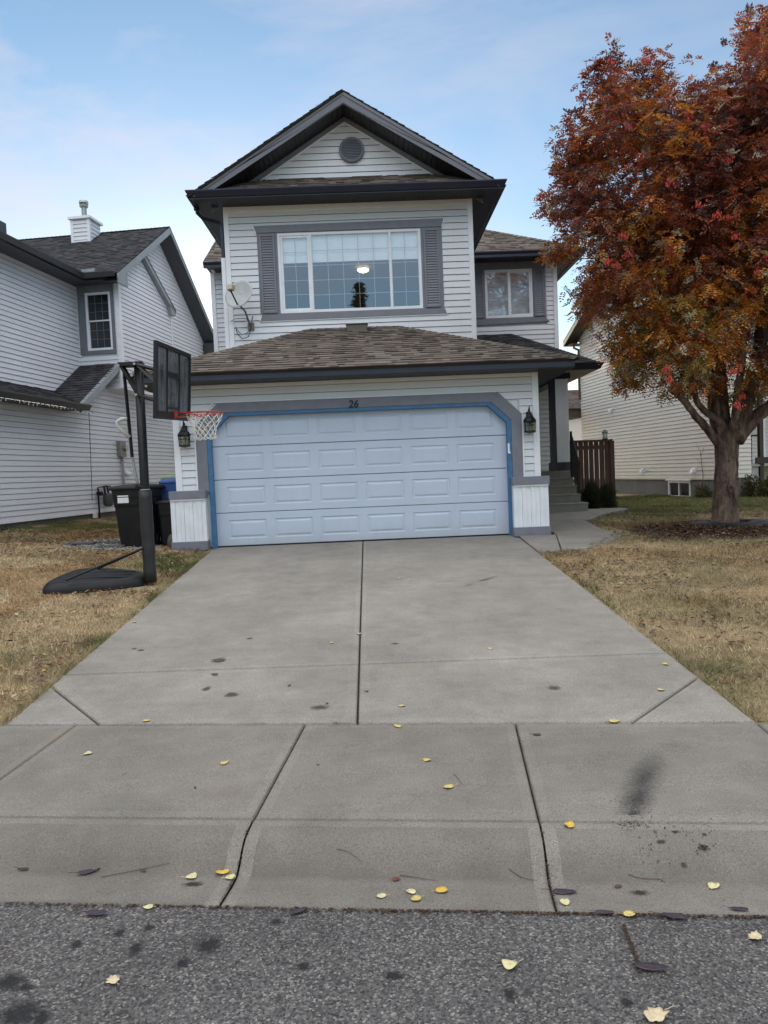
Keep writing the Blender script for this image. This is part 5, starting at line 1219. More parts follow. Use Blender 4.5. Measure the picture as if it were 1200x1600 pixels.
# lift arms
g = MB(); top = V3(PXp, PYp, 2.60); low = V3(PXp, PYp, 2.22)
for dy in (-.07, .07):
    o_ = V3(0, dy, 0)
    g.tube([top+o_+V3(-.20, 0, .0), top+o_, fb(.70+dy*2, .56, -.03)], .020, 4); g.tube([low+o_, fb(.70+dy*2, .18, -.03)], .020, 4); g.tube([top+o_+V3(-.20, 0, 0), low+o_], .018, 4); g.tube([top+o_, fb(.70+dy*2, .30, -.03)], .018, 4)
g.box((-.22, -.09, -.015), (.06, .09, .03), lambda a, b, c: top+V3(a, b, c)); g.build('lift_arm', BLACK, HB)
g = MB()
for p in (top+V3(-.21, -.09, -.01), top+V3(-.01, -.1, 0), low+V3(-.01, -.1, 0), top+V3(.12, -.1, -.28), top+V3(-.05, -.1, -.14)): g.tube([p, p+V3(0, -.012, 0)], .016, 10)
g.build('bolt', STEEL, HB)
g = MB(); g.tube([top+V3(-.17, -.02, -.02), (PXp-.13, PYp-.02, 1.45)], .022, 4); act = g.build('actuator_tube', BLACK, HB)
g = MB(); g.tube([(PXp-.13, PYp-.02, 1.45), (PXp-.08, PYp-.02, 1.10)], .016, 10); g.build('actuator_rod', STEEL, act)
g = MB(); g.tube([(PXp-.10, PYp-.02, 1.10), (PXp-.0, PYp-.02, 1.06)], .03, 10); g.build('rod_knob', BLACK, act)
g = MB(); hp = V3(PXp-.155, PYp-.05, 1.93); pts = [hp+V3(.0, 0, .0), hp+V3(-.06, -.02, .0), hp+V3(-.115, -.03, -.03), hp+V3(-.12, -.03, -.07), hp+V3(-.07, -.02, -.14), hp+V3(.02, 0, -.23)]; g.tube(pts, .024, 8); g.build('handle', simple('grey_white_grip', (.50,.50,.49), .5, .1), act, smooth=True)
g = MB(); g.tube([(PXp-.05, PYp-.07, .30), (-3.75, 9.03, -.02)], .014, 10); g.tube([(PXp-.05, PYp+.07, .30), (-3.75, 10.0, -.02)], .014, 10); g.build('brace', BLACK, HB)
# rim and net
rc = V3(-1.955, 9.02, 1.93); rr_ = .228
g = MB(); pts = [rc+V3(rr_*math.cos(a), rr_*math.sin(a), .0) for a in np.linspace(0, 2*math.pi, 49)]; g.tube(pts, .010, 8, cap=False)
g.tube([fb(.60, .10, .02), rc+V3(-rr_*.75, -rr_*.66, -.0)], .008, 6); g.tube([fb(.78, .10, .02), rc+V3(-rr_*.75, rr_*.66, -.0)], .008, 6); g.tube([fb(.69, .03, .02), rc+V3(-rr_*.3, -.2, -.02)], .007, 6); g.tube([fb(.69, .03, .02), rc+V3(-rr_*.3, .2, -.02)], .007, 6)
g.box((.64, .02, .02), (.74, .10, .04), fb); rim = g.build('rim', REDM, HB, smooth=False)
g = MB(); n = 12
lv = [(0, .222, 0), (-.07, .20, .5), (-.14, .165, 0), (-.20, .135, .5), (-.255, .125, 0), (-.31, .125, .5), (-.35, .13, 0)]
NP = [[rc+V3(r_*math.cos(2*math.pi*(k+o_)/n), r_*math.sin(2*math.pi*(k+o_)/n), z*.86+random.uniform(-.008, .008)) for k in range(n)] for z, r_, o_ in lv]
for j in range(len(lv)-1):
    for k in range(n):
        a = NP[j][k]; sh = (0, -1) if lv[j][2] == 0 else (0, 1)
        for q_ in sh:
            b = NP[j+1][(k+q_) % n]; m = (a+b)/2+V3(0, 0, -.012); g.tube([a, m, b], .0042, 4, cap=False)
for k in range(n): a, b = NP[-1][k], NP[-1][(k+1) % n]; g.tube([a, (a+b)/2+V3(0, 0, -.015), b], .004, 4, cap=False)
g.build('net', NET, rim)

# ------------------------------------------------------------------ wheeled bins
def bin_(x, y, z, w_, h, dp, mb_, ml, label, rot=0, sticker=False, name='wheeled_bin'):
    t = thing(name, (x, y, z), label, 'bin')
    ca, sa = math.cos(rot), math.sin(rot)
    fr = lambda a, b, c: V3(x+a*ca-b*sa, y+a*sa+b*ca, z+c)
    g = MB(); rings = []
    for zz, s1, s2 in ((.03, .80, .76), (h*.30, .86, .84), (h*.66, .93, .93), (h*.70, .97, .97), (h*.80, .98, .98), (h*.81, 1.0, 1.0), (h*.93, 1.02, 1.02)):
        wv, dv_ = w_*s1/2, dp*s2/2; c = .05
        rings.append([g.p(fr(a, b, zz)) for a, b in ((-wv+c, -dv_), (wv-c, -dv_), (wv, -dv_+c), (wv, dv_-c), (wv-c, dv_), (-wv+c, dv_), (-wv, dv_-c), (-wv, -dv_+c))])
    for A, B in zip(rings, rings[1:]):
        for i in range(8): g.idx([A[i], A[(i+1) % 8], B[(i+1) % 8], B[i]])
    g.idx(rings[0][::-1]); g.idx(rings[-1]); g.build('body', mb_, t, bevel=.008)
    g = MB(); W2, D2 = w_*1.08/2, dp*1.06/2; rings = []
    for s_, zz in ((1, h*.93), (1.01, h*.955), (.98, h*.975), (.8, h*1.0), (.3, h*1.015)): rings.append([g.p(fr(a*s_, b*s_, zz)) for a, b in ((-W2, -D2), (W2, -D2), (W2, D2), (-W2, D2))])
    for A, B in zip(rings, rings[1:]):
        for i in range(4): g.idx([A[i], A[(i+1) % 4], B[(i+1) % 4], B[i]])
    g.idx(rings[-1]); g.idx(rings[0][::-1]); g.build('lid', ml, t, bevel=.012)
    g = MB(); g.tube([fr(-W2*.9, D2+.06, h*.93), fr(W2*.9, D2+.06, h*.93)], .014, 8); g.build('handle', mb_, t)
    for sx in (-1, 1):
        g = MB(); g.tube([fr(sx*w_*.36, dp*.30, .13), fr(sx*w_*.46, dp*.30, .13)], .13, 20); wh = g.build('wheel', BLACKP, t)
        g = MB(); g.tube([fr(sx*w_*.465, dp*.30, .13), fr(sx*w_*.475, dp*.30, .13)], .05, 12); g.build('hub', GREYP, wh)
    if sticker:
        g = MB(); u0, v0 = -.17, h*.73; yf = -dp*.50
        g.box((u0, yf-.004, v0), (u0+.2, yf+.02, v0+.09), lambda a, b, c: fr(a, b, c)); g.box((u0, yf-.004, v0+.105), (u0+.2, yf+.02, v0+.125), lambda a, b, c: fr(a, b, c))
        g.build('label', STICK, t)
    return t
bin_(-3.93, 12.62, lawn_h(-3.9, 12.6)-.02, .60, 1.07, .68, BLACKP, BLACKP, 'black wheeled bin with a white label, behind the hoop pole', rot=R(-14), sticker=True)
bin_(-3.42, 13.35, lawn_h(-3.4, 13.3)+.02, .56, 1.12, .62, BLUEP, BLUEP, 'blue wheeled recycling bin between the black bin and the garage wall', rot=R(8))
bin_(-3.62, 14.3, lawn_h(-3.4, 14)+.1, .58, 1.12, .66, BLACKP, GREENP, 'dark wheeled compost bin with a pale green lid, hindmost beside the garage', rot=R(3))
t = bin_(-3.43, 12.72, lawn_h(-3.4, 12.6)-.02, .34, .80, .40, BLACKP, BLACKP, 'small dark bin between the black bin and the left garage pier', rot=R(-5))
def rock(name, c, r, mat, label, seed):
    rs = random.Random(seed); g = MB(); n, m = 12, 8; rings = []
    for j in range(1, m):
        th = math.pi*j/m; rings.append([g.p(V3(*c)+V3(r[0]*math.sin(th)*math.cos(2*math.pi*k/n), r[1]*math.sin(th)*math.sin(2*math.pi*k/n), r[2]*math.cos(th))*rs.uniform(.86, 1.1)) for k in range(n)])
    for A, B in zip(rings, rings[1:]):
        for k in range(n): g.idx([A[k], A[(k+1) % n], B[(k+1) % n], B[k]])
    g.idx(rings[0][::-1]); g.idx(rings[-1]); o = g.build(name, mat, smooth=True); tag(o, label, 'rock'); return o
rock('rock', (-3.33, 12.45, .10), (.11, .12, .15), simple('brown_rock', (.10,.085,.07), .9, .4, 12, bump=.5), 'brown rock on end beside the left garage pier', 4)

# ------------------------------------------------------------------ many-faced meshes through numpy
def np_mesh(name, verts, nper, cols, mat, parent=None, loc=(0, 0, 0)):
    """verts (N, nper, 3) flat polygons; cols (N, 3)"""
    N = len(verts); me = D.meshes.new(name); o = D.objects.new(name, me); COL.objects.link(o)
    v = (verts-np.array(loc, float)).reshape(-1, 3).astype(np.float32)
    me.vertices.add(N*nper); me.vertices.foreach_set('co', v.ravel())
    me.loops.add(N*nper); me.loops.foreach_set('vertex_index', np.arange(N*nper, dtype=np.int32))
    me.polygons.add(N); me.polygons.foreach_set('loop_start', np.arange(0, N*nper, nper, dtype=np.int32)); me.polygons.foreach_set('loop_total', np.full(N, nper, dtype=np.int32))
    me.materials.append(mat); me.update(calc_edges=True)
    ca = me.color_attributes.new('Col', 'FLOAT_COLOR', 'POINT'); c = np.repeat(np.hstack([cols, np.ones((N, 1))]), nper, axis=0).astype(np.float32); ca.data.foreach_set('color', c.ravel())
    if parent is not None: o.parent = parent
    return o
lawn_v = np.vectorize(lawn_h)

def vnoise(x, y, s, seed=0):
    r_ = np.random.default_rng(seed); G = r_.random((64, 64)); x = x*s+7.3; y = y*s+3.1
    xi = np.floor(x).astype(int); yi = np.floor(y).astype(int); fx = x-xi; fy = y-yi; fx = fx*fx*(3-2*fx); fy = fy*fy*(3-2*fy)
    g_ = lambda i, j: G[i % 64, j % 64]
    return (g_(xi, yi)*(1-fx)+g_(xi+1, yi)*fx)*(1-fy)+(g_(xi, yi+1)*(1-fx)+g_(xi+1, yi+1)*fx)*fy
def on_paved(x, y):
    jv = (x-SO[0])*SN[0]+(y-SO[1])*SN[1]
    p = (jv > -.015) | ((x > -2.595) & (x < 2.385) & (y < 12.3))
    p |= (x > -3.2) & (x < 2.9) & (y > 11.95)
    p |= (x > 2.3) & (y > 10.52) & (y < 11.95) & (x < 3.0+(y-10.5)*.68)
    p |= (x > 2.3) & (y >= 11.95) & (y < 12.25) & (x < 3.86)
    p |= (x > 2.3) & (y >= 12.25) & (y < 13.5) & (x < 3.90)
    p |= (x > 2.3) & (y >= 13.5) & (y < 15.0) & (x < 3.95+(y-13.5)*.85)
    p |= (y > 14.9) & (x > -3.8) & (x < 4.9)
    return p
TX, TY = 5.96, 12.3
def mulch(x, y): return ((x-TX+.35)/1.75)**2+((y-TY+.6)/.95)**2 + (vnoise(x, y, 2.1, 9)-.5)*.8
def grass(name, region, n, label):
    (x0, x1, y0, y1) = region; x = RNG.uniform(x0, x1, n); y = y0+(y1-y0)*RNG.random(n)**1.35
    k = ~on_paved(x, y)
    vis = np.abs(x) < .72*y+2.2; k &= vis
    if x0 < 0: k &= ~((x > -4.12) & (x < -2.88) & (y > 9.05) & (y < 10.08)); k &= x > -9.0-(y-14)*-.14+.0*x; k &= ~(((x+4.3)/1.05)**2+((y-13.0)/.95)**2 < 1)
    if x1 > 0: k &= (RNG.random(n) < np.clip(mulch(x, y)**2, .06, 1)); k &= ~((x > 11.2) & (y > 18)); k &= ~((y > 18.9) & (x < 6.3))
    x, y = x[k], y[k]; z = lawn_v(x, y)
    gr = vnoise(x, y, .5, 1)*.5+vnoise(x, y, 1.7, 2)*.3+vnoise(x, y, 5, 3)*.2
    edge = np.exp(-np.abs(np.where(x < 0, x+2.6, x-2.39))/.14)*(vnoise(x, y, 1.3, 8) > .3)
    green = np.clip((gr-.56)*5, 0, .55)+edge*.55
    if x0 < 0:
        green += np.exp(-(((x+3.1)/.8)**2+((y-10.6)/.9)**2))*.9 + np.clip((y-12.6)/1.2, 0, .45)
    else: green += np.clip((y-13.6)/1.6, 0, 1.05)*np.clip((x-3.6)/.8, 0, 1)
    green = np.clip(green+RNG.normal(0, .12, len(x)), 0, 1)[:, None]
    dry = np.array([.72, .57, .36]); dry2 = np.array([.30, .20, .11]); grc = np.array([.11, .125, .045]); 
    t_ = RNG.random((len(x), 1)); col = (dry*t_+dry2*(1-t_))*(1-green)+grc*green*(RNG.uniform(.7, 1.3, (len(x), 1)))
    col *= (.55+.45*vnoise(x, y, 2.6, 5)+.4*vnoise(x, y, 7.5, 15))[:, None]
    br = vnoise(x, y, .8, 12)[:, None]; col = np.where(br > .72, col*np.array([.8, .66, .55]), col)
    a = RNG.uniform(0, 2*np.pi, len(x)); h = RNG.uniform(.010, .036, len(x))*(1+.5*green[:, 0])*(.6+.9*vnoise(x, y, 4.2, 44)); eg = np.abs(np.where(x < 0, x+2.6, x-2.39)) < .05; h = np.where(eg, h*1.7, h); lean = RNG.uniform(.2, 1.5, len(x))*h; la = np.where(eg & (RNG.random(len(x)) < .6), np.where(x < 0, 0, np.pi)+RNG.normal(0, .5, len(x)), RNG.uniform(0, 2*np.pi, len(x))); w_ = RNG.uniform(.0016, .0032, len(x))*(1+y*.07)
    b0 = np.stack([x-np.cos(a)*w_, y-np.sin(a)*w_, z-.004], 1); b1 = np.stack([x+np.cos(a)*w_, y+np.sin(a)*w_, z-.004], 1); tp = np.stack([x+np.cos(la)*lean, y+np.sin(la)*lean, z+h], 1)
    o = np_mesh(name, np.stack([b0, b1, tp], 1), 3, col, GRASS); tag(o, label, 'grass', kind='stuff')
grass('grass', (-11, -2.3, 4.9, 21), 470000, 'dry straw coloured short grass on the left front lawn')
grass('grass', (2.3, 15, 4.5, 24), 470000, 'dry straw grass turning green beyond the red leaved tree on the right lawn')

# leaf litter
LITC = np.array([(.10,.045,.025), (.06,.03,.022), (.16,.07,.03), (.045,.028,.028), (.22,.12,.05), (.30,.20,.06), (.13,.05,.04), (.36,.29,.16)])
def litter(name, xy, label, smin=.012, smax=.03, pal=LITC, p=None, up=(.012, .032)):
    x, y = xy; n = len(x); z = lawn_v(x, y)+RNG.uniform(up[0], up[1], n); a = RNG.uniform(0, 2*np.pi, n); s = RNG.uniform(smin, smax, n); w_ = s*RNG.uniform(.3, .6, n); tl = RNG.uniform(-.35, .35, (n, 2))
    d = np.stack([np.cos(a), np.sin(a), tl[:, 0]], 1); e = np.stack([-np.sin(a), np.cos(a), tl[:, 1]], 1); c = np.stack([x, y, z], 1)
    V = np.stack([c-d*s[:, None], c+e*w_[:, None]+[0, 0, .004], c+d*s[:, None], c-e*w_[:, None]+[0, 0, .006]], 1)
    col = pal[RNG.choice(len(pal), n, p=p)]*RNG.uniform(.75, 1.2, (n, 1)); return tag(np_mesh(name, V, 4, col, LITTER), label, 'leaves', kind='stuff')
g = MB(); NA = 64; cx_, cy_ = TX-.35, TY-.6; rr_ = []
for k_ in (0.02, .35, .6, .8, .92, 1.0):
    row = []
    for i in range(NA):
        a = 2*math.pi*i/NA; wv = 1+.10*math.sin(3*a+1)+.06*math.sin(7*a)+.05*math.sin(13*a+2); x, y = cx_+1.70*k_*wv*math.cos(a), cy_+.90*k_*wv*math.sin(a); row.append(g.p((x, y, lawn_h(x, y)+(.012 if k_ < .9 else (.004 if k_ < .99 else -.02))-(.12 if on_paved(x-.15, y+.05) or on_paved(x, y) else 0))))
    rr_.append(row)
for A, B in zip(rr_, rr_[1:]):
    for i in range(NA): g.idx([A[i], A[(i+1) % NA], B[(i+1) % NA], B[i]])
g.idx(rr_[0]); tag(g.build('bare_soil', simple('dark_leafy_soil', (.075, .052, .036), .95, .45, 14, bump=.8), smooth=True), 'dark bare soil bed in front of the red leaved tree', 'soil', kind='stuff')
n = 60000; x = RNG.uniform(2.5, 10, n); y = RNG.uniform(9.2, 14.2, n); k = (mulch(x, y) < .85+RNG.normal(0, .3, n)) & ~on_paved(x, y)
litter('leaf_litter', (x[k], y[k]), 'brown and purple leaves lying thickly on the bare soil under the red leaved tree', .014, .036, p=[.25,.22,.12,.18,.1,.03,.07,.03])
n = 15000; x = RNG.uniform(2.4, 9, n); y = RNG.uniform(4.6, 15, n); k = ~on_paved(x, y) & (vnoise(x, y, 1.2, 21)*.6+vnoise(x, y, 3.3, 24)*.4 > RNG.uniform(.38, .8, n))
litter('leaf_litter', (x[k], y[k]), 'brown leaves scattered over the dry grass of the right lawn', .012, .042, p=[.22,.22,.10,.24,.08,.05,.05,.04], up=(.022, .05))
n = 15000; x = RNG.uniform(-9, -2.62, n); y = RNG.uniform(5.3, 15, n); k = ~on_paved(x, y) & ((vnoise(x, y, 1.2, 22)*.6+vnoise(x, y, 3.3, 25)*.4 > RNG.uniform(.4, .85, n)) | (y > 11.3) & (RNG.random(n) < .6))
litter('leaf_litter', (x[k], y[k]), 'brown and pale leaves scattered over the dry grass of the left lawn', .012, .042, p=[.22,.18,.10,.2,.10,.06,.04,.10], up=(.022, .05))
n = 260; x = RNG.uniform(-3.9, -2.62, n); y = 8.98+RNG.normal(0, .10, n); litter('leaf_litter', (x, y), 'leaves gathered along the front edge of the hoop base', .014, .034, p=[.2,.1,.15,.05,.15,.15,.05,.15])
n = 500; x = RNG.uniform(3.8, 6.2, n); y = 15.6+RNG.normal(0, .35, n)-(x-4)*.1; k = ~on_paved(x, y); litter('leaf_litter', (x[k], y[k]), 'dark leaves gathered under the low bush beside the steps', .012, .03, p=[.3,.25,.15,.1,.1,.02,.05,.03])

# gravel bed with dark stepping stones
n = 5200; x = RNG.normal(-4.3, .50, n); y = 12.95+RNG.uniform(-.9, .9, n); k = (((x+4.3)/1.12)**2+((y-12.95)/1.0)**2 < 1) & ~on_paved(x, y); x, y = x[k], y[k]; n = len(x)
z = lawn_v(x, y)+RNG.uniform(.004, .02, n); s = RNG.uniform(.010, .024, n); ph = RNG.uniform(0, 6.28, n)
F_ = []; tops = []
for j in range(5):
    a0 = ph+2*np.pi*j/5; a1 = ph+2*np.pi*(j+1)/5
    F_.append(np.stack([np.stack([x, y, z+s*.7], 1), np.stack([x+s*np.cos(a0), y+s*.8*np.sin(a0), z], 1), np.stack([x+s*np.cos(a1), y+s*.8*np.sin(a1), z], 1)], 1))
col = np.array([.27, .26, .24])*RNG.uniform(.5, 1.35, (n, 1))
tag(np_mesh('gravel', np.concatenate(F_), 3, np.tile(col, (5, 1)), STONES), 'light grey gravel bed around the wheeled bins', 'gravel', kind='stuff')
for i, (x, y, a, lab) in enumerate([(-5.0, 12.75, .1, 'dark flat stepping stone at the left end of the gravel bed'), (-4.55, 13.05, -.1, 'dark flat stepping stone in the middle of the gravel, left of the black bin'), (-4.35, 12.35, .2, 'dark flat stepping stone in the gravel just in front of the black bin')]):
    g = MB(); z = lawn_h(x, y); ca, sa = math.cos(a), math.sin(a); g.box((-.24, -.15, 0), (.24, .15, .045), lambda u, v, w_: V3(x+u*ca-v*sa, y+u*sa+v*ca, z+w_)); tag(g.build('stepping_stone', simple('slate', (.06,.06,.065), .8, .2, 8, bump=.3), bevel=.012), lab, 'stepping stone', 'stepping stones in the gravel')

# ------------------------------------------------------------------ rowan tree
tz = lawn_h(TX, TY)
T = thing('rowan_tree', (TX, TY, tz), 'broad rowan tree with dark red and orange leaves and red berries on the right lawn', 'tree')
def limb(mb, pts, radii, n=10, wob=.0):
    P = [np.array(p, float) for p in pts]; t = np.linspace(0, len(P)-1, (len(P)-1)*5+1); out_ = []; rr = []
    for q in t:
        i = min(int(q), len(P)-2); f = q-i; p0, p1, p2, p3 = P[max(i-1, 0)], P[i], P[i+1], P[min(i+2, len(P)-1)]
        out_.append(.5*((2*p1)+(-p0+p2)*f+(2*p0-5*p1+4*p2-p3)*f*f+(-p0+3*p1-3*p2+p3)*f**3)+V3(random.gauss(0, wob), random.gauss(0, wob), 0)); rr.append(radii[i]*(1-f)+radii[i+1]*f)
    mb.tube(out_, [r*random.uniform(.95, 1.05) for r in rr], n); return out_
g = MB()
# trunk: two fused stems with a cleft
rings = []; n = 28
for j, z in enumerate(np.linspace(-.06, 1.62, 26)):
    f = (z+.06)/1.68; r0 = .175+.055*math.exp(-z*4.5)+.035*max(f-.7, 0)*3
    cxx = TX-.01+.05*f; row = []
    for k in range(n):
        a = 2*math.pi*k/n; cleft = .040*math.exp(-((a-4.45-.5*math.sin(f*3))/.22)**2)+.022*math.exp(-((a-5.5)/.25)**2)
        r_ = r0*(1+.05*math.sin(3*a+f*2)+.035*math.sin(7*a+z*5)+.02*math.sin(13*a+z*17))-cleft+random.uniform(-.003, .003)
        row.append(g.p((cxx+r_*1.05*math.cos(a), TY+r_*.9*math.sin(a), tz+z)))
    rings.append(row)
for A, B in zip(rings, rings[1:]):
    for k in range(n): g.idx([A[k], A[(k+1) % n], B[(k+1) % n], B[k]])
g.idx(rings[-1])
for (a, z, r_) in ((4.9, .62, .03), (5.9, .75, .035), (4.3, .70, .025), (4.6, 1.05, .02)):
    g.tube([V3(TX+.15*math.cos(a), TY+.13*math.sin(a), tz+z), V3(TX+.20*math.cos(a), TY+.19*math.sin(a), tz+z+.015)], [r_, r_*.7], 8)
LOB = [(3.8,11.04,6.02,.72),(4.59,13.33,7.03,.78),(4.51,10.62,5.54,.78),(5.25,12.36,6.26,.91),(5.94,13.97,6.93,.92),(3.41,10.94,4.89,.6),(4.05,13.01,5.61,.71),(4.28,10.9,4.3,.95),(4.77,12.16,4.67,1.1),(5.39,13.74,5.13,1.12),(3.8,11.5,3.77,.58),(4.39,13.28,4.18,.64),(4.24,11.4,2.98,.52),(4.94,13.29,3.2,.64),(4.85,10.78,2.95,.70),(5.44,12.09,3.08,.85),(6.29,13.98,3.39,.93),(5.31,10.92,3.9,.99),(5.99,12.31,4.25,1.12),(6.83,14.04,4.69,1.15),(5.74,10.8,4.94,1.03),(6.4,12.04,5.38,1.15),(7.47,14.05,6.09,1.2),(5.83,10.76,6.27,.75),(6.6,12.18,6.95,.85),(7.38,13.62,7.64,.85),(6.8,12.52,8.09,.43),(6.52,10.68,5.77,1.11),(7.59,12.43,6.53,1.29),(8.62,14.13,7.26,1.32),(6.68,10.83,4.01,1.12),(7.75,12.55,4.47,1.3),(8.54,13.84,4.81,1.29),(6.61,11.38,2.70,.68),(7.7,13.27,2.87,.77),(4.88,12.56,7.45,.41),(3.27,12.53,5.48,.24),(3.28,12.06,4.64,.25),(4.03,12.08,7.28,.35),(5.31,11.03,6.19,.48),(6.54,13.58,7.36,.5),(5.18,12.26,2.45,.26),(6.7,11.28,7.33,.6),(7.83,13.18,8.38,.65),(3.32,11.2,5.64,.4),(3.92,13.23,6.46,.42),(4.31,12.21,2.52,.2),(6.4,12.35,2.15,.28)]
F0 = V3(TX, TY, tz+1.45)
limbs = [
 ([(5.92, 12.25, 1.30), (5.70, 12.2, 1.52), (5.46, 12.15, 1.79), (5.20, 12.1, 2.09), (5.0, 12.05, 2.39), (4.80, 11.9, 2.9), (4.5, 11.6, 3.7), (4.2, 11.4, 4.6)], [.085, .07, .062, .055, .05, .042, .03, .014]),
 ([(6.0, 12.3, 1.45), (5.85, 12.2, 1.72), (5.62, 12.15, 1.86), (5.42, 12.1, 2.06), (5.32, 12.1, 2.38), (5.1, 12.3, 3.2), (4.8, 12.6, 4.2), (4.5, 12.8, 5.6)], [.08, .065, .055, .05, .046, .04, .03, .014]),
 ([(5.95, 12.35, 1.35), (5.84, 12.35, 1.9), (5.75, 12.4, 2.6), (5.45, 12.5, 3.5), (5.12, 12.5, 4.3), (4.95, 12.6, 5.4), (4.7, 12.7, 6.8)], [.12, .11, .095, .075, .06, .04, .015]),
 ([(6.05, 12.3, 1.40), (6.0, 12.4, 1.95), (6.05, 12.6, 2.8), (6.1, 12.9, 4.2), (5.9, 13.1, 5.8), (5.8, 13.2, 7.2)], [.10, .09, .08, .06, .04, .015]),
 ([(6.1, 12.3, 1.38), (6.25, 12.2, 1.95), (6.42, 12.1, 2.7), (6.5, 11.9, 4.0), (6.6, 12.0, 5.6), (6.75, 12.2, 8.0)], [.15, .135, .115, .085, .05, .015]),
 ([(6.12, 12.25, 1.40), (6.38, 12.15, 1.75), (6.75, 12.0, 2.12), (7.2, 12.1, 2.8), (7.7, 12.3, 4.2), (8.1, 12.8, 6.4)], [.12, .105, .095, .075, .05, .02]),
 ([(6.0, 12.1, 1.6), (5.95, 11.8, 2.2), (5.8, 11.3, 3.2), (5.5, 11.0, 4.6), (5.2, 10.9, 5.9)], [.07, .06, .05, .035, .014]),
]
cent = []
for P, Rr in limbs:
    o_ = limb(g, P, Rr, 10, .006); cent += list(o_)
cent = np.array(cent); cent = cent[cent[:, 2] > 2.2]
# sprigs in the lobes
SP = []
for (a, b, c, r_) in LOB:
    nn = int(330*r_**2)+4
    d = RNG.normal(size=(nn, 3)); d /= np.linalg.norm(d, axis=1)[:, None]; rad = r_*RNG.random(nn)**.42; lump = 1+.26*np.sin(d[:, 0]*5+a)*np.sin(d[:, 2]*6+b)+np.where(RNG.random(nn) < .10, RNG.uniform(0, .35, nn), 0)
    SP.append(np.array([a, b, c])+d*(rad*lump)[:, None]*np.array([1, .95, 1]))
SP = np.concatenate(SP); SP = SP[SP[:, 2] > 1.85]
# a few outlying shoots at the rim
cen_ = SP.mean(axis=0)
holes = RNG.uniform([3.3, 10.2, 2.4], [8.5, 14.2, 8], (170, 3)); keep = np.ones(len(SP), bool)
for h in holes: keep &= np.linalg.norm((SP-h)*np.array([1, .16, 1]), axis=1) > RNG.uniform(.05, .24)
SP = SP[keep]
# twigs from limbs to sprigs (a sample of them)
sub = SP[RNG.choice(len(SP), 620, replace=False)]
for p in sub:
    d = np.linalg.norm(cent-p, axis=1)+np.maximum(cent[:, 2]-p[2], 0)*2; c = cent[np.argmin(d)]
    m = (c+p)/2+V3(*RNG.normal(0, .08, 3)); L_ = np.linalg.norm(p-c)
    if L_ < 2.4: g.tube([c, m, p], [.008+.006*L_, .006+.003*L_, .003], 5, cap=False)
g.build('trunk', BARK, T, smooth=True, loc=(TX, TY, tz))
# compound leaves: leaflets along a curved stalk
NLf = 6; ns = len(SP)
base = np.repeat(SP, NLf, axis=0)+RNG.normal(0, .035, (ns*NLf, 3)); NB = len(base)
az = RNG.uniform(0, 2*np.pi, NB); outd = base-cen_; outd /= np.linalg.norm(outd, axis=1)[:, None]
wind = np.array([.55, .2, .1])
dr = np.stack([np.cos(az), np.sin(az), RNG.uniform(-.9, .45, NB)], 1)+outd*.5+wind*.55; dr /= np.linalg.norm(dr, axis=1)[:, None]
ln = RNG.uniform(.11, .20, NB)
sd_ = np.cross(dr, RNG.normal(0, .5, (NB, 3))+np.array([0, 0, 1.])); sd_ /= np.linalg.norm(sd_, axis=1)[:, None]; nm = np.cross(sd_, dr)
tone = vnoise(base[:, 0]*1.0+base[:, 1]*.6, base[:, 2]+base[:, 1]*.4, 1.3, 31)*.6+vnoise(base[:, 0]+base[:, 1]*.3, base[:, 2], 3.1, 32)*.4
per = np.repeat(RNG.random(ns), NLf)
low = np.clip((5.0-base[:, 2])/2.6, 0, 1)
v_ = np.clip(tone*.80+per*.42-.20+low*.36, 0, 1)
stops = np.array([0, .25, .42, .58, .74, .9, 1.0]); cols_ = np.array([(.14,.066,.068), (.21,.066,.056), (.31,.080,.042), (.43,.135,.032), (.52,.24,.04), (.34,.25,.07), (.17,.18,.08)])
lc = np.stack([np.interp(v_, stops, cols_[:, i]) for i in range(3)], 1)*RNG.uniform(.7, 1.3, (NB, 1))
rnd = RNG.random(NB); lc = np.where((rnd < .06)[:, None], np.array([.5, .48, .36]), lc); lc = np.where((rnd > .90)[:, None], np.array([.10, .075, .072]), lc)
VS, CS = [], []
slots = [(0.95, 0, 1.0)]+[(t_, s_, 1.-.25*abs(t_-.55)) for t_ in (.28, .46, .64, .82) for s_ in (-1, 1)]
for t_, s_, k_ in slots:
    droop = -np.array([0, 0, 1.])[None]*(t_**2*ln*.35)[:, None]
    p = base+dr*(ln*t_)[:, None]+droop
    ld_ = dr if s_ == 0 else dr*.45+sd_*s_*.9
    ld_ = ld_+RNG.normal(0, .16, (NB, 3)); ld_ /= np.linalg.norm(ld_, axis=1)[:, None]
    wd_ = np.cross(ld_, nm+RNG.normal(0, .25, (NB, 3))); wd_ /= np.linalg.norm(wd_, axis=1)[:, None]+1e-9
    L1_ = (ln*.36*k_)[:, None]; W1 = L1_*.25
    VS.append(np.stack([p, p+ld_*L1_*.45+wd_*W1, p+ld_*L1_, p+ld_*L1_*.45-wd_*W1], 1)); CS.append(lc*RNG.uniform(.85, 1.15, (NB, 1)))
VS = np.concatenate(VS); CS = np.concatenate(CS)
np_mesh('crown', VS, 4, CS, LEAFM, T, (TX, TY, tz))
print('leaves', NB, 'quads', len(VS))
BERRY = simple('red_berries', (.42, .045, .025), .4, .25, 40)
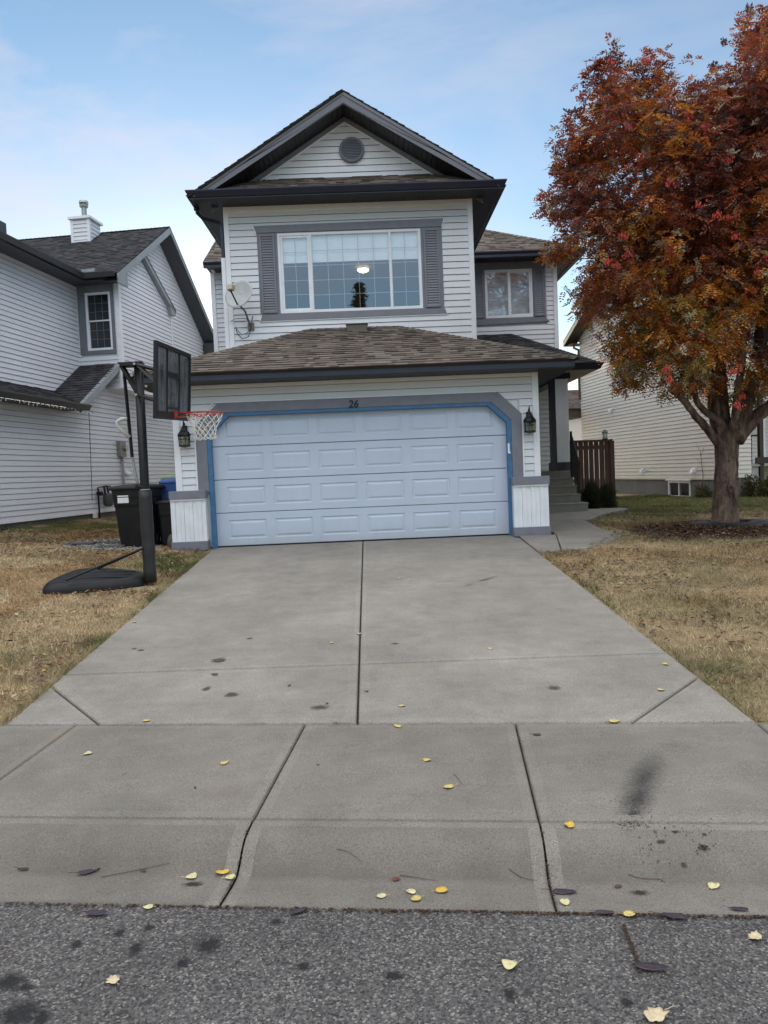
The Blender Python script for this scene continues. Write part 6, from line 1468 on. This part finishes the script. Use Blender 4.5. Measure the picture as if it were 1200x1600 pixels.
for (x, y, z) in [(3.82,10.50,5.78),(4.58,10.3,5.83),(4.25,10.2,4.9),(4.61,10.15,4.58),(5.04,10.2,4.4),(4.86,10.1,4.41),(3.66,10.4,4.26),(3.69,10.31,3.99),(4.24,10.2,4.0),(5.13,10.2,4.14),(5.39,10.1,3.62),(5.72,10.1,3.4),(5.6,10.0,5.36),(3.44,10.35,3.92),(3.61,10.5,3.88),(3.2,11.2,6.11),(4.2,10.2,4.53),(4.24,10.4,2.40),(4.2,10.24,2.25),(5.1,10.3,2.33),(5.55,10.89,2.02),(5.16,10.26,1.85),(3.31,11.0,6.45),(5.54,10.1,3.84),(5.04,10.2,5.17),(4.74,10.2,5.61),(3.82,11.2,7.04),(4.18,10.74,6.8),(2.80,11.6,5.25)]:
    g = MB(); c = V3(x, y, z)
    for i in range(22):
        q = c+V3(RNG.normal(0, .032), RNG.normal(0, .03), RNG.normal(0, .024)); g.lathe(q, [(.004, -.0085), (.0085, -.024), (.0088, .003), (.005, .0085)], 6)
        if i % 3 == 0: g.tube([c+V3(0, 0, .08), q], .0015, 3, cap=False)
    g.build('berry_cluster', BERRY, T)
g = MB(); rings = []
for r_, z in ((.30, .0), (.30, .035), (.42, .045), (.62, .02), (.63, -.02)): rings.append([g.p((TX+.06+r_*1.1*math.cos(a)*(1+.04*math.sin(5*a)), TY-.05+r_*.85*math.sin(a), lawn_h(TX+r_*math.cos(a), TY+r_*math.sin(a))+z+.008)) for a in np.linspace(0, 2*math.pi, 41)[:-1]])
for A, B in zip(rings, rings[1:]):
    for k in range(40): g.idx([A[k], A[(k+1) % 40], B[(k+1) % 40], B[k]])
tag(g.build('tree_ring', PAD, smooth=True), 'black rubber mulch ring round the foot of the red leaved tree', 'mulch ring')

# ------------------------------------------------------------------ bushes
def bush(name, c, r, n, pal, label, blade=(.10, .008), up=.7, seed=1, stemmat=None):
    rg = np.random.default_rng(seed); t = thing(name, c, label, 'bush'); cc = np.array(c, float)
    d = rg.normal(size=(n, 3)); d[:, 2] = np.abs(d[:, 2]); d /= np.linalg.norm(d, axis=1)[:, None]; p = cc+d*np.array(r)*(rg.random((n, 1))**.5)*(1+.25*np.sin(d[:, :1]*9+seed))
    L_ = blade[0]*rg.uniform(.5, 1.3, (n, 1)); W_ = blade[1]*rg.uniform(.7, 1.3, (n, 1)); a = d*.6+np.array([0, 0, up])+rg.normal(0, .45, (n, 3)); a /= np.linalg.norm(a, axis=1)[:, None]
    b = np.cross(a, rg.normal(size=(n, 3))); b /= np.linalg.norm(b, axis=1)[:, None]
    V = np.stack([p, p+a*L_*.5+b*W_, p+a*L_, p+a*L_*.5-b*W_], 1); col = np.array(pal)[rg.integers(0, len(pal), n)]*rg.uniform(.6, 1.35, (n, 1))
    np_mesh('foliage', V, 4, col, LEAFM, t, c)
    g = MB()
    for i in range(14): q = p[rg.integers(0, n)]; g.tube([cc+V3(*(rg.normal(0, .04, 2)), 0), (cc+q)/2+V3(0, 0, .03), q], [.007, .005, .003], 4, cap=False)
    g.build('stem', BARK, t); return t
bush('bush', (4.98, 16.3, lawn_h(5, 16.2)-.03), (.48, .42, .52), 15000, [(.020,.032,.014), (.030,.042,.018), (.040,.045,.02), (.05,.04,.022)], 'low dark green bush in front of the wooden fence beside the steps', (.10, .006), .8, 3)
bush('shrub', tuple(RW(11.85, 19.45, -.08)), (.22, .32, .42), 2600, [(.05,.06,.03), (.07,.075,.04), (.10,.09,.05)], 'thin greyish shrub at the foundation corner left of the tree trunk', (.10, .010), .9, 5)
bush('shrub', tuple(RW(13.4, 18.7, -.05)), (.95, .5, .62), 6500, [(.04,.05,.022), (.07,.08,.03), (.12,.11,.045), (.09,.06,.03)], 'leafy shrub bed right of the tree trunk below the neighbour porch', (.08, .018), .6, 6)
bush('shrub', tuple(LW(-9.45, 13.8, .05)), (.28, .4, .22), 1500, [(.03,.05,.02), (.05,.06,.03)], 'small weed clump at the foot of the grey siding at the left edge', (.08, .012), .8, 8)
g = MB()
vv = [fr_s(19.65, -.05, .12)+DV*0]
g.tube([fr_s(19.55, -.05, .15), fr_s(19.6, .7, .10), fr_s(19.75, 1.35, .08), fr_s(19.95, 1.6, .08)], [.012, .010, .007, .004], 5)
for a, b in (((19.72, 1.2), (19.5, 1.45)), ((19.65, .95), (19.85, 1.15))): g.tube([fr_s(*a, .09), fr_s(*b, .12)], .005, 4)
tag(g.build('bare_vine', BARK), 'bare climbing vine stem against the cream siding left of the tree trunk', 'vine')

# ------------------------------------------------------------------ trees beyond / across the street
def leafy(name, c, r, n, pal, label, trunk_h, tr=.16, seed=2, size=.12):
    rg = np.random.default_rng(seed); t = thing(name, c, label, 'tree'); cc = V3(*c)+V3(0, 0, trunk_h+r[2]*.8)
    k = 16; lc_ = cc+rg.normal(0, .45, (k, 3))*np.array(r); li = rg.integers(0, k, n); d = rg.normal(size=(n, 3)); d /= np.linalg.norm(d, axis=1)[:, None]
    p = lc_[li]+d*np.array(r)*.42*(rg.random((n, 1))**.4); a = rg.normal(size=(n, 3)); a /= np.linalg.norm(a, axis=1)[:, None]; b = np.cross(a, rg.normal(size=(n, 3))); b /= np.linalg.norm(b, axis=1)[:, None]
    s = size*rg.uniform(.6, 1.3, (n, 1)); V = np.stack([p-a*s, p+b*s*.6, p+a*s, p-b*s*.6], 1); np_mesh('crown', V, 4, np.array(pal)[rg.integers(0, len(pal), n)]*rg.uniform(.6, 1.3, (n, 1)), LEAFM, t, c)
    g = MB(); g.tube([V3(*c), V3(*c)+V3(.1, 0, trunk_h), cc], [tr, tr*.8, tr*.3], 8)
    for q in lc_: g.tube([V3(*c)+V3(.1, 0, trunk_h*.9), (V3(*c)+V3(0, 0, trunk_h)+q)/2, q], [tr*.5, tr*.3, .03], 5)
    g.build('trunk', BARK, t, smooth=True)
leafy('distant_tree', (-9.1, 42, 0), (1.6, 1.6, 2.4), 3500, [(.30,.24,.08), (.22,.20,.09), (.14,.14,.07)], 'pale yellow autumn tree far off in the gap between the left house and this house', 3.6, .15, 4, .14)
leafy('street_tree', (11.5, -28.0, -.7), (5.0, 4.2, 4.6), 9000, [(.10,.075,.05), (.14,.10,.05), (.07,.06,.045)], 'large brown leaved tree across the street, mirrored in the bedroom window', 4.5, .35, 5, .2)
def spruce(c, h, r, label, seed=1):
    rg = np.random.default_rng(seed); t = thing('spruce_tree', c, label, 'tree'); P_ = []; D_ = []
    for k in range(330):          # drooping boughs of uneven length
        f = (k/330)**.85; z = h*(.06+.93*f); a = rg.uniform(0, 2*np.pi); Lb = r*(1-f)**.8*rg.uniform(.35, 1.15)+.08; m = int(34+80*Lb)
        q = rg.random(m)**.7; w_ = rg.normal(0, .09+.10*Lb*.5, (m, 3)); P_.append(np.stack([q*Lb*np.cos(a), q*Lb*np.sin(a), z-q*Lb*.35+q*q*Lb*.15], 1)+w_*np.array([1, 1, .5])); D_.append(np.tile([np.cos(a), np.sin(a), -.35], (m, 1))+rg.normal(0, .5, (m, 3)))
    p = np.concatenate(P_)+np.array(c); d = np.concatenate(D_); n = len(p); b = np.cross(d, rg.normal(size=(n, 3))); b /= np.linalg.norm(b, axis=1)[:, None]
    V = np.stack([p-d*.05, p+b*.035, p+d*.10, p-b*.035], 1); np_mesh('crown', V, 4, np.array([.03, .045, .03])*rg.uniform(.4, 1.7, (n, 1)), LEAFM, t, c)
    g = MB(); g.tube([V3(*c), V3(*c)+V3(0, 0, h*.97)], [.18, .02], 8); g.build('trunk', BARK, t)
spruce((-.12, -12.5, -.7), 12.3, 1.5, 'tall narrow spruce across the street, mirrored in the big upstairs window')

# ------------------------------------------------------------------ leaves and twigs on the concrete
LEAF = {'y': (.55, .44, .15), 'p': (.60, .55, .30), 'o': (.62, .40, .06), 't': (.58, .48, .30), 'd': (.040, .028, .040), 'b': (.085, .050, .035), 'r': (.16, .035, .025)}
LM = {k: simple('leaf_'+k, v, .55, .22, 60, bump=.2, bscale=200) for k, v in LEAF.items()}
def leaf(i, x, y, z, kind, s, label, group):
    rs = random.Random(i*7+1); g = MB(); a0 = rs.uniform(0, 6.28)
    if kind == 'd': Lh, Wh = .040*s, .014*s; a0 = rs.uniform(-.5, .5)
    elif kind == 'b': Lh, Wh = .026*s, .015*s
    elif kind == 'r': Lh, Wh = .022*s, .015*s
    else: Lh, Wh = .031*s, .026*s
    N = 22; rim_ = []; cen = []
    curl = rs.uniform(.15, .5); tw = rs.uniform(-.3, .3)
    def P(u, v):
        zz = .004+curl*abs(v)*.5+abs(u)*rs.uniform(.0, .12)+.1*curl*u*u/Lh+tw*v*u/Lh
        return (x+u*math.cos(a0)-v*math.sin(a0), y+u*math.sin(a0)+v*math.cos(a0), z+max(zz, .0025))
    for j in range(N):
        a = 2*math.pi*j/N; u = math.cos(a)*Lh; sh = math.sin(a)
        pw = abs(sh)**(.8 if kind not in 'db' else 1.15); v = math.copysign(pw*Wh, sh)*(1+.25*math.cos(a) if kind in 'ypo' else 1)
        j_ = 1+rs.uniform(-.07, .07)+(rs.uniform(-.28, .12) if kind in 'tr' else 0); rim_.append((u*j_, v*j_))
    r2 = [g.p(P(u, v)) for u, v in rim_]; r1 = [g.p(P(u*.55, v*.5)) for u, v in rim_]
    for j in range(N): g.idx([r1[j], r2[j], r2[(j+1) % N], r1[(j+1) % N]])
    g.idx(r1)
    nm = {'d': 'dark_leaf', 'b': 'brown_leaf', 'r': 'red_leaf'}.get(kind, 'yellow_leaf')
    g.tube([P(-Lh*.95, 0), P(-Lh*1.35, Wh*.2), P(-Lh*1.8, Wh*.1*rs.uniform(-2, 3))], .0011*s, 4)
    o = g.build(nm, LM[kind], smooth=True, loc=(x, y, z)); sm = o.modifiers.new('s', 'SOLIDIFY'); sm.thickness = .0007; tag(o, label, 'leaf', group); return o
LV = [(-1.803,4.505,-.53,'p',1,'pale curled leaf on the far left sidewalk slab'),(-.921,4.267,-.539,'y',1,'yellow leaf alone near the middle of the left sidewalk slab'),(-.366,4.19,-.544,'r',.5,'tiny red leaf scrap on the middle sidewalk slab'),(.262,4.187,-.547,'y',.9,'yellow leaf on the middle sidewalk slab, the farther of two right of centre'),(.349,3.826,-.554,'y',1.1,'yellow leaf on the middle sidewalk slab, the nearer of two right of centre'),(.118,4.749,-.537,'y',1,'yellow leaf just below the joint at the driveway foot, near the centre'),(.159,5.099,-.515,'y',.9,'yellow leaf on the driveway just above its foot, right of the centre joint'),(-1.606,5.053,-.518,'y',.9,'yellow leaf by the left diagonal joint at the driveway foot'),(1.514,4.675,-.546,'y',1.3,'large yellow leaf on the driveway foot joint beside the right diagonal joint'),(2.014,5.166,-.51,'y',1,'yellow leaf next to the top of the right diagonal joint'),(2.256,5.685,-.472,'y',1,'yellow leaf near the right edge of the driveway above the diagonal joint'),(.976,6.282,-.428,'p',.8,'small pale leaf on the right half of the driveway, just beyond the nearest cross joint'),(-.16,6.9,-.383,'y',.9,'small yellow leaf caught in the centre joint of the driveway'),(-.407,6.658,-.401,'p',.7,'small pale leaf just left of the centre joint of the driveway'),(-2.508,7.687,-.326,'y',.9,'yellow leaf at the left edge of the driveway near the hoop'),(.866,3.374,-.569,'o',1.1,'bright golden leaf just right of the right slab joint at the curb top'),(-.881,3.274,-.664,'p',1,'pale leaf left of the golden one in the gutter by the left slab joint'),(-.744,3.296,-.66,'o',1.2,'large golden leaf in the gutter beside the left slab joint'),(-.701,3.254,-.665,'p',.9,'pale leaf touching the large golden leaf beside the left slab joint'),(-1.002,3.031,-.654,'p',.8,'pale leaf standing on the seam between curb and asphalt at the left'),(-.025,3.045,-.665,'p',.8,'tan leaf lying leftmost of the four in the middle of the gutter'),(.104,3.071,-.668,'p',.8,'whitish leaf above the yellow one in the middle of the gutter'),(.122,3.009,-.665,'y',.9,'yellow leaf nearest the asphalt in the middle of the gutter'),(.233,3.072,-.669,'o',1,'golden leaf rightmost of the four in the middle of the gutter'),(.728,2.934,-.67,'p',.9,'pale leaf in the gutter at the foot of the right slab joint'),(.953,2.824,-.669,'y',.9,'yellow leaf on the asphalt seam between two dark leaves at the right'),(1.38,3.02,-.681,'p',1,'pale leaf in the gutter at the far right with a stem'),(1.368,2.649,-.672,'t',1.1,'crumpled pale orange leaf on the asphalt at the right edge'),(.43,2.563,-.665,'p',1.1,'round pale leaf alone on the asphalt right of centre'),(-.994,2.58,-.654,'t',1,'torn cream leaf alone on the asphalt at the left'),(.85,2.285,-.668,'t',1.5,'torn lobed cream leaf on the asphalt at the bottom edge'),(.331,9.245,-.212,'p',1,'small pale leaf high on the driveway near the garage, the left of two'),(.452,9.109,-.222,'p',.8,'small pale leaf high on the driveway near the garage, the right of two'),
(-1.694,3.399,-.654,'d',.9,'dark purple leaf in the gutter at the far left'),(-1.371,3.352,-.658,'d',1.5,'long dark purple leaf in the gutter at the left'),(-1.116,3.337,-.656,'b',.7,'small brown leaf in the gutter right of the long dark one'),(-1.212,3.001,-.652,'d',1.5,'long dark leaf on the asphalt at the left, just off the curb seam'),(-.367,2.95,-.659,'d',1.2,'dark leaf on the asphalt seam right of the left slab joint'),(.748,3.022,-.673,'d',1.6,'large dark purple leaf in the gutter at the right slab joint'),(.863,2.844,-.668,'d',1.1,'dark leaf on the seam just left of the yellow leaf at the right'),(1.117,2.799,-.67,'d',1.5,'long dark leaf on the seam right of the yellow leaf'),(1.397,2.832,-.674,'d',1.1,'dark leaf near the seam at the far right'),(.919,2.509,-.664,'d',1.8,'long dark purple leaf on the asphalt at the end of the crack'),(.972,4.504,-.546,'b',1.2,'dark brown leaf on the right sidewalk slab by its joint'),(.986,3.05,-.677,'b',.8,'small brown curled leaf in the gutter below the soot smear'),(.042,3.178,-.671,'r',1,'curled reddish leaf in the middle of the gutter'),(-.681,5.608,-.478,'r',1,'red leaf scrap on the left half of the driveway'),(-.087,5.412,-.492,'r',.9,'red leaf scrap just right of the centre joint of the driveway'),(-.371,5.211,-.507,'b',.7,'brown leaf scrap on the driveway foot left of the centre joint'),(-.292,4.856,-.532,'d',.6,'small dark leaf on the joint at the driveway foot left of centre'),(-1.016,3.954,-.544,'b',.5,'tiny brown leaf scrap on the left sidewalk slab')]
for i, (x, y, z, k, s, lab) in enumerate(LV):
    jv = (np.array((x, y))-SO)@SN; s_ = (np.array((x, y))-SO)@ST
    z = drive_z(y) if jv < 0 else (swz(s_, jv) if jv < 1.87 else -.665-.0055*s_+.004)
    leaf(i, x, y, z+.002, k, s*.82, lab, 'dark leaves fallen by the curb' if k in 'dbr' else 'yellow leaves fallen on the concrete')
TW = [((-.223,3.324),(-.111,3.267),'thin brown twig in the gutter left of centre'),((.396,3.973),(.424,3.857),'short thin twig on the middle sidewalk slab'),((-1.481,4.157),(-1.461,4.207),'tiny twig on the left sidewalk slab'),((.542,3.179),(.657,3.121),'reddish twig in the gutter near the right slab joint'),((1.05,3.12),(1.198,3.071),'thin twig in the gutter below the soot smear'),((-1.488,2.767),(-1.397,2.807),'thin twig on the asphalt at the left edge'),((-.95,2.93),(-.80,2.99),'twig on the asphalt just off the curb at the left'),((-1.30,3.30),(-1.0,3.36),'long thin stalk along the gutter beside the dark purple leaf'),((.06,3.19),(.22,3.17),'curved stalk in the middle of the gutter beside the curled red leaf')]
for i, (a, b, lab) in enumerate(TW):
    g = MB(); pts = []
    for t_ in np.linspace(0, 1, 6):
        x, y = a[0]+(b[0]-a[0])*t_, a[1]+(b[1]-a[1])*t_+.012*math.sin(t_*3+i); jv = (np.array((x, y))-SO)@SN; s_ = (np.array((x, y))-SO)@ST
        pts.append((x, y, (swz(s_, jv) if jv < 1.87 else -.661-.0055*s_)+.005))
    g.tube(pts, [.0015, .0014, .0012, .0011, .0009, .0006], 5); tag(g.build('twig', simple('twig_bark_%d' % i, (.10,.05,.035), .8, .2), loc=pts[0]), lab, 'twig', 'twigs by the curb')
# round steel cap set in the driveway
g = MB(); g.tube([(-1.358, 6.31, drive_z(6.31)-.01), (-1.358, 6.31, drive_z(6.31)+.005)], .045, 24); c_ = g.build('shutoff_cap', BROWN, bevel=.002); tag(c_, 'round brown water shutoff cap set in the left half of the driveway', 'utility cap')
